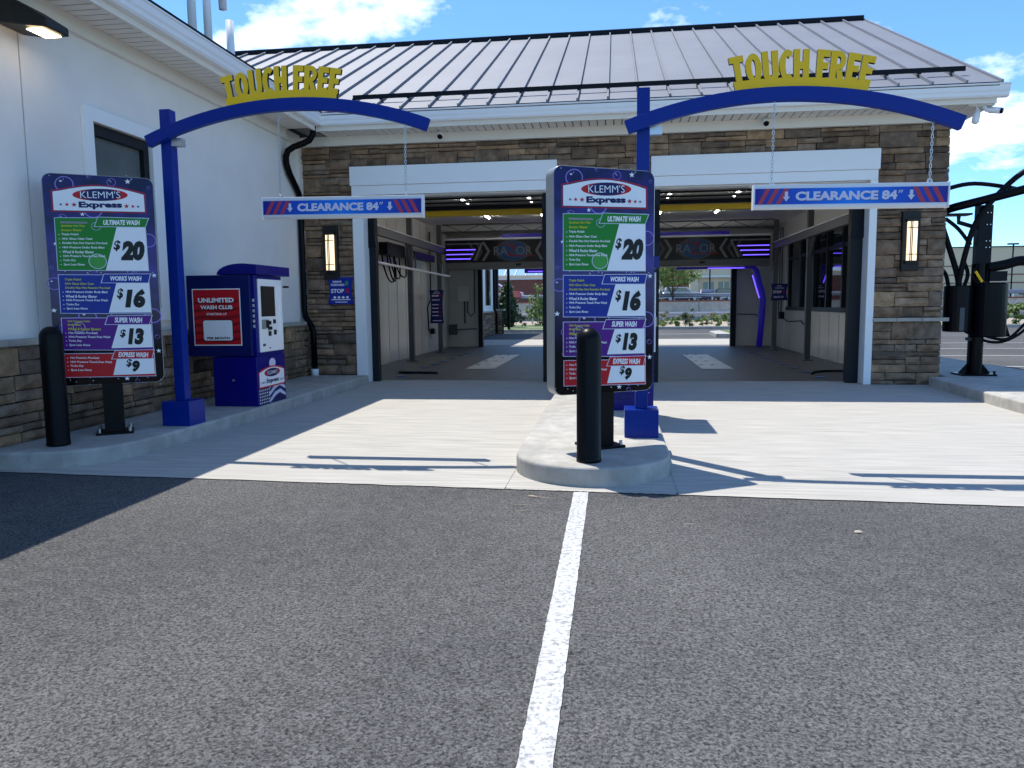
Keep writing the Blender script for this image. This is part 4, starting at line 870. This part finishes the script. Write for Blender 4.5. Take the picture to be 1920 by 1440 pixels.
hose([(5.2,13.0,2.62),(5.4,13.0,2.45),(5.58,12.98,2.2)],.03); hose([(5.1,12.95,2.6),(5.24,12.95,2.2),(5.36,12.92,1.8),(5.42,12.9,1.5)],.045)
hose([(5.15,13.1,1.9),(5.26,13.05,1.75),(5.3,13.0,1.5)],.03); hose([(5.5,13.0,1.95),(5.56,12.98,1.75),(5.5,12.95,1.55)],.03)
hose([(5.80,12.86,1.84),(6.02,12.8,1.88),(6.2,12.8,1.93),(6.35,12.8,1.92),(6.7,12.8,1.80)],.075,'nozzle_sleeve')
hose([(5.66,12.85,.82),(5.8,12.85,.70),(6.05,12.85,.68),(6.3,12.85,.80),(6.55,12.85,1.05)],.022); hose([(5.66,12.85,.86),(5.85,12.85,.76),(6.1,12.85,.72),(6.25,12.85,.82),(6.5,12.85,1.12)],.022)
hose([(5.40,12.95,1.0),(5.55,12.95,.85),(5.66,12.95,.80)],.025); hose([(5.64,12.82,1.9),(5.56,12.82,1.72),(5.66,12.82,1.58),(5.76,12.82,1.57)],.016)
c1=MB().prism(disc(5.42,12.95,.205,.2,22),.84,1.57,'z').build('canister','black_plastic',V,bevel=.02); bx('latch','steel_grey',c1,5.37,5.44,12.735,12.75,.86,1.22)
c2=MB().prism(disc(5.86,12.92,.26,.24,26),.76,1.60,'z').build('canister','black_gloss',V,bevel=.02); MB().tube([(5.66,12.72,1.62),(5.6,12.70,1.70),(5.56,12.72,1.78)],.02,6).build('strap','gold',c2)
bx('shelf','dark_metal',V,5.80,6.05,12.78,13.0,1.63,1.78); MB().prism([(6.06,.76),(6.2,.76),(6.1,1.05)],12.9,12.93,'y').build('bracket','black_gloss',V)
bx('collar','black_gloss',V,5.58,5.60,12.80,13.0,.70,.75)

# ================================================================ BACKGROUND
def leaves(n,c,rad,size,seed,shape=None):
    rr=random.Random(seed); mb=MB(); mb.raw=True
    # clumps
    cl=[]
    for _ in range(max(6,n//40)):
        while True:
            p=Vector((rr.uniform(-1,1),rr.uniform(-1,1),rr.uniform(-1,1)))
            if p.length<1: break
        if shape: 
            f=shape((p.z+1)/2); p.x*=f; p.y*=f
        cl.append(p)
    for _ in range(n):
        q=rr.choice(cl)+Vector((rr.gauss(0,.13),rr.gauss(0,.13),rr.gauss(0,.10)))
        o=Vector((c[0]+q.x*rad[0],c[1]+q.y*rad[1],c[2]+q.z*rad[2])); s=size*rr.uniform(.6,1.4)
        u=Vector((rr.gauss(0,1),rr.gauss(0,1),rr.gauss(0,1))).normalized(); w=u.orthogonal().normalized()
        mb.add([o-u*s,o+w*s*.45,o+u*s,o-w*s*.45],[(0,1,2,3)])
    return mb
def shrub(x,y,w,h,m,lab,cat='shrub',grp=None,n=420,cone=False,z=.1,name='shrub',size=None):
    t=thing(name,lab,cat,(x,y,z),grp); sz=size or .07*h
    MB().tube([(x,y,z-.05),(x,y,z+h*.5)],[.03*h,.015*h],5).build('stem','bark',t)
    leaves(n,(x,y,z+h*.52),(w/2,w/2,h*.5),sz,hash((round(x*10),round(y*10)))&0xffff,(lambda q:max(.15,1.05-q)) if cone else None).build('foliage',m,t)
def tree(x,y,z,h,r,m,lab):
    t=thing('tree',lab,'tree',(x,y,z)); tr=MB().tube([(x,y,z),(x+.05,y,z+h*.35),(x,y,z+h*.8)],[.09,.07,.03],7)
    for a in range(5): tr.tube([(x,y,z+h*.4),(x+r*.6*math.cos(a*1.3),y+r*.6*math.sin(a*1.3),z+h*.72)],[.04,.015],5)
    tr.build('trunk','bark',t); leaves(3200,(x,y,z+h*.74),(r,r,h*.24),.11,int(x*7+y)).build('crown',m,t)
struct(bx('planting_bed','mulch',None,-30,60,39.2,54.6,-.02,.10)); struct(bx('bed_kerb','kerb_concrete',None,-30,60,38.95,39.19,-.02,.15,.02))
struct(bx('lawn','grass',None,-14,-2.0,36.0,44,.03,.14)); struct(bx('lawn_kerb','kerb_concrete',None,-14,-1.8,35.8,35.99,-.02,.15,.02))
ORD='first second third fourth fifth sixth seventh eighth ninth tenth eleventh twelfth thirteenth fourteenth fifteenth sixteenth'.split()
rr=random.Random(4)
for k in range(16):
    x=.3+k*.62+rr.uniform(-.15,.15); hh=rr.choice((.5,.7,.4,.95,.6)); shrub(x,40.2+rr.uniform(-.4,1.6),.6+.3*rr.random(),hh,rr.choice(('leaf_light','leaf_light','leaf_dark')),'low green shrub in the far planting bed, %s from the left behind the right-hand bay'%ORD[k],'shrub','shrubs in the far planting bed',n=520,size=.055)
for k in range(8): shrub(17.5+k*1.25,40+rr.uniform(-.3,1.2),1.1,.7+.5*rr.random(),'leaf_light','low green shrub in the far bed right of the building, %s from the left'%ORD[k],'shrub','shrubs right of the building',n=700,size=.10)
for k in range(9): shrub(-1+k*1.3,43.5+rr.uniform(0,2),1.0,.7,'leaf_dry','dry grass clump behind the far planting bed, %s from the left'%ORD[k],'grass clump','dry grass clumps by the guard rail',n=420,name='grass_clump')
shrub(-5.55,40.0,1.5,2.3,'leaf_dark','dark conical evergreen shrub on the lawn beyond the left-hand bay','shrub',n=5200,cone=True,name='conifer',size=.10); shrub(-3.9,42.5,1.7,2.2,'leaf_light','loose light green shrub beside the conical evergreen','shrub',n=1800,size=.08); shrub(-3.3,37.5,.9,.8,'leaf_light','low round yellow-green bush on the lawn','bush',n=420); shrub(-6.7,38.5,.9,.8,'leaf_dry','low reddish-brown bush at the foot of the conical evergreen','bush',n=320); shrub(-4.7,39.4,.7,.8,'leaf_dark','small dark bush right of the conical evergreen','bush',n=320)
tree(4.2,56,.1,4.6,1.9,'leaf_light','young bright green tree beyond the right-hand bay')
# guard rails, retaining wall, upper car park
def rail(y,z,x0,x1,lab):
    t=thing('guard_rail',lab,'guard rail',((x0+x1)/2,y,0)); MB().prism([(y,z),(y-.05,z+.07),(y,z+.13),(y-.05,z+.20),(y,z+.28),(y+.02,z+.28),(y+.02,z)],x0,x1,'x').build('beam','galvanised',t)
    x=x0
    while x<x1: bx('post','galvanised',t,x,x+.1,y+.021,y+.12,z-.55,z+.25); x+=4
rail(47,.50,-25,60,'long steel guard rail in front of the concrete retaining wall'); rail(56.2,1.72,-25,90,'long steel guard rail on top of the retaining wall')
w_=thing('retaining_wall','long concrete retaining wall below the upper car park','wall',(15,55.2,0))
for k in range(20): bx('wall_panel','mall_tan' if False else 'kerb_concrete',w_,-30+k*6,-24.03+k*6,55,55.4,0,1.40)
bx('coping','brick',w_,-30,90,54.95,55.45,1.405,1.50)
struct(bx('upper_car_park','asphalt_far',None,-60,200,55.46,300,-.02,1.45))
CAR={}
def car(x,y,z,color,lab,kind='sedan',rot=0):
    t=thing('parked_car',lab,'car',(x,y,z),'cars parked on the upper level'); WM[t.name]=Matrix()
    if kind=='sedan': body=[(-2.25,.3),(2.2,.3),(2.28,.55),(2.2,.8),(1.2,.92),(-1.5,.95),(-2.2,.88),(-2.3,.6)]; cab=[(1.15,.92),(.45,1.40),(-.75,1.42),(-1.6,.96)]
    elif kind=='suv': body=[(-2.25,.38),(2.2,.38),(2.28,.65),(2.2,.95),(1.25,1.08),(-2.1,1.12),(-2.3,.7)]; cab=[(1.2,1.07),(.6,1.66),(-1.85,1.68),(-2.15,1.12)]
    else: body=[(-2.25,.3),(2.2,.3),(2.28,.55),(2.2,.8),(1.2,.92),(-2.0,.98),(-2.3,.6)]; cab=[(1.2,.92),(.4,1.46),(-1.4,1.48),(-2.0,.98)]
    b=MB().prism(body,-.88,.88,'y').build('body','car_'+color,t,bevel=.08,seg=3)
    MB().prism(cab,-.74,.74,'y').build('cabin','car_'+color,t,bevel=.06,seg=3)
    cx_=sum(p[0] for p in cab)/4; cz=sum(p[1] for p in cab)/4
    g=[((p[0]-cx_)*.84+cx_,(p[1]-cz)*.74+cz) for p in cab]
    MB().prism(g,-.752,.752,'y').build('side_windows','glass_dark',t)
    for s in (-1,1):
        a,c=(cab[0],cab[1]) if s>0 else (cab[3],cab[2])
        MB().add([(a[0]*1+s*.015,-.62,a[1]+.03),(a[0]+s*.015,.62,a[1]+.03),(c[0]+s*.02,.58,c[1]-.08),(c[0]+s*.02,-.58,c[1]-.08)],[(0,1,2,3)]).build('windscreen','glass_dark',t)
    for wx in (-1.4,1.4):
        for wy in (-.86,.70): 
            w=MB().prism(disc(wx,.33,.33,.33,18),wy,wy+.18,'y').build('wheel','tyre',t); MB().prism(disc(wx,.33,.2,.2,14),wy-.01,wy+.19,'y').build('rim','car_silver',w)
    for s in (-1,1):
        bx('headlight','p_white',t,2.1,2.27,s*.6-.18,s*.6+.18,.62,.74)
        bx('tail_light','p_red',t,-2.3,-2.2,s*.6-.18,s*.6+.18,.68,.82)
    for o in t.children: o.matrix_parent_inverse=Matrix()
    t.rotation_euler=(0,0,R(rot))
zc=1.45
car(14.2,88,zc,'silver','silver sedan parked behind the guard rail, seen through the right-hand bay','sedan',178); car(8.0,92,zc,'silver','light-coloured wagon left of the silver sedan','suv',2); car(11.8,99,zc,'navy','dark blue car between the wagon and the silver sedan','hatch',80); car(5.2,97,zc,'white','white hatchback at the left edge of the right-hand opening','hatch',80); car(19.0,97,zc,'white','white car right of the silver sedan, beside the bay jamb','hatch',10)
car(15.6,105,zc,'black','black car in the second row behind the silver sedan','suv',0); car(9.6,108,zc,'navy','dark car in the rear row of the upper car park','sedan',5)
car(45.5,88,zc,'navy','dark blue car on the upper level right of the vacuum post','sedan',180); car(55,100,zc,'white','white car on the upper level near the right edge','suv',0)
car(-9.0,57,zc,'red','red car beyond the left-hand bay behind the yield sign','hatch',0); car(-8.0,47.5,0,'blue','pale blue car beside the far lawn, left of the evergreen','hatch',85)
# mall
m_=thing('mall_building','long brick and cream mall building across the upper car park','building',(14,130,zc))
bx('brick_wing','brick',m_,-6,12.4,130,150,zc,7.2); bx('entrance_block','mall_tan',m_,12.4,30,128,150,zc,8.2); bx('sign_band','mall_white',m_,6,30,127.6,128,7.3,9.0,.02)
for x in (12.4,19.2,25.6): bx('column','mall_tan',m_,x,x+1.3,127.2,128,zc,7.3)
bx('canopy','mall_white',m_,13.8,25.5,126.9,128,5.3,5.6); 
for x in (14.6,17.0,20.8,23.2): 
    w=bx('window','glass_dark',m_,x,x+1.6,127.9,128,zc,4.6); bx('mullion','mall_white',w,x+.75,x+.85,127.84,127.9,zc,4.6); bx('mullion','mall_white',w,x,x+1.6,127.82,127.88,3.2,3.3)
for x in (-4,2.5,7.5): bx('pilaster','mall_tan',m_,x,x+.8,129.7,130,zc,7.2)
P=Print((8.2,127.59,7.35),(1,0,0),(0,0,1),['p_black']); P.text('THE MALL AT ROCKI',0,10.8,.25,1.15,'p_black',.02); P.build('lettering',m_)
m2=thing('mall_wing','long tan mall building with dark bands beyond the parking lot on the right','building',(90,132,zc))
bx('wall','mall_tan',m2,40,170,132,160,zc,9.6)
for z in (5.2,3.9,6.6): bx('band','brick',m2,39.9,170.1,131.9,132,z,z+.14)
bx('parapet','dark_metal',m2,39.8,170.2,131.8,132.2,9.61,9.75); bx('recess','brick',m2,68.5,71,131.85,132,5.4,8.3)
m3=thing('brick_shop','low brick building with a blue metal roof beyond the left-hand bay','building',(-12,85,zc))
bx('wall','brick',m3,-40,-2,85,100,zc,4.05); bx('coping','mall_white',m3,-40.1,-1.9,84.8,85,4.05,4.2)
rf3=MB().prism([(86,4.4),(92,6.3),(98,4.4)],-36,-4,'x').build('roof','roof_blue',m3)
for k in range(26): MB().tube([(-35.5+k*1.22,86,4.45),(-35.5+k*1.22,92,6.35)],.06,4).build('roof_seam','mall_white',rf3)
bx('parapet','mall_tan',m3,-40,-2,85.5,86,4.0,4.55)
ys_=thing('yield_sign','red and white yield sign on a post beyond the left-hand bay','sign',(-7.0,46.5,0)); MB().prism([(-7.0,1.45),(-6.62,2.15),(-7.38,2.15)],46.45,46.47,'y').build('plate','p_red',ys_); MB().prism([(-7.0,1.62),(-6.79,2.04),(-7.21,2.04)],46.43,46.449,'y').build('centre','p_white',ys_); bx('post','galvanised',ys_,-7.04,-6.96,46.48,46.53,0,2.1)
lp=thing('street_lamp','tall slim lamp post standing before the mall','street lamp',(13.4,110,zc)); MB().tube([(13.4,110,zc),(13.4,110,9.5)],.1,6).build('pole','dark_metal',lp); bx('lamp_head','dark_metal',lp,13.1,14.6,109.8,110.2,9.4,9.6)
lp=thing('street_lamp','thin lamp post in front of the tan mall wing on the right','street lamp',(52.6,110,zc)); MB().tube([(52.6,110,zc),(52.6,110,8.6)],.1,6).build('pole','dark_metal',lp); bx('lamp_head','dark_metal',lp,51.9,53.2,109.8,110.2,8.5,8.7)
# rear part of the wing and canopy column seen through the left bay
rwg=thing('rear_wing','stone-based rear wall of the wing seen through the left-hand bay','building',(-5.6,29,0))
bx('stucco_wall','trim_white',rwg,-9,-5.3,24.35,33.6,1.05,4.1); s3=bx('stone_base','mortar',rwg,-9,-5.28,24.35,33.62,0,1.0)
stones(s3,28.0,33.6,.02,1.0,lambda s,z:((-5.285,s,z),math.pi/2),31,depth=.06,lscale=1.6); bx('ledge','cap_stone',rwg,-9,-5.18,24.35,33.68,1.005,1.06); bx('eave_shadow_slab','gutter_white',rwg,-9,-4.6,24.9,36.4,4.12,4.4)  # slab above is unseen, put in to cast the eave shadow
for y in (29.3,31.6): bx('window','glass_dark',rwg,-5.31,-5.29,y,y+1.3,1.3,3.4)
MB().tube([(-5.15,33.0,4.1),(-5.15,33.0,1.15),(-5.05,33.0,.95),(-5.05,33.0,.1)],.06,8).build('downspout','black_gloss',rwg)
pc=thing('canopy_column','stone pier carrying a black canopy post beyond the left-hand bay','column',(-5.25,34.6,0)); s4=bx('pier_core','mortar',pc,-5.5,-5.0,34.35,34.85,0,1.05)
stones(s4,-5.5,-5.0,.02,1.04,lambda s,z:((s,34.35,z),0),33,depth=.05); bx('cap','cap_stone',pc,-5.58,-4.92,34.27,34.93,1.06,1.13); bx('post','dark_metal',pc,-5.45,-5.2,34.45,34.7,1.13,4.1); bx('post','dark_metal',pc,-4.98,-4.86,35.9,36.02,0,4.1)

# ================================================================ MARKS AND LITTER
lt_=thing('litter','small crumpled pale scrap lying on the sunlit asphalt at the right','litter',(1.42,4.55,.005))
MB().add([(1.40,4.545,.004),(1.43,4.535,.007),(1.455,4.555,.004),(1.435,4.57,.012),(1.41,4.575,.006),(1.42,4.555,.012)],[(0,1,5),(1,2,5),(2,3,5),(3,4,5),(4,0,5)]).build('scrap','cap_stone',lt_)
for (a,b,w) in (((-.62,5.22),(-.38,5.16),.012),((-.60,5.24),(-.52,5.20),.03),((-.66,4.98),(-.52,4.97),.008),((-.62,4.82),(-.56,4.83),.01),((.42,4.62),(.50,4.63),.012)):
    d=Vector((b[0]-a[0],b[1]-a[1],0)).normalized(); nn=Vector((-d.y,d.x,0))*w/2
    struct(MB().add([(a[0]-nn.x*.2,a[1]-nn.y*.2,.0045),((a[0]+b[0])/2-nn.x,(a[1]+b[1])/2-nn.y,.0045),(b[0],b[1],.0045),((a[0]+b[0])/2+nn.x,(a[1]+b[1])/2+nn.y,.0045)],[(0,1,2,3)]).build('scuff_mark','mulch'))
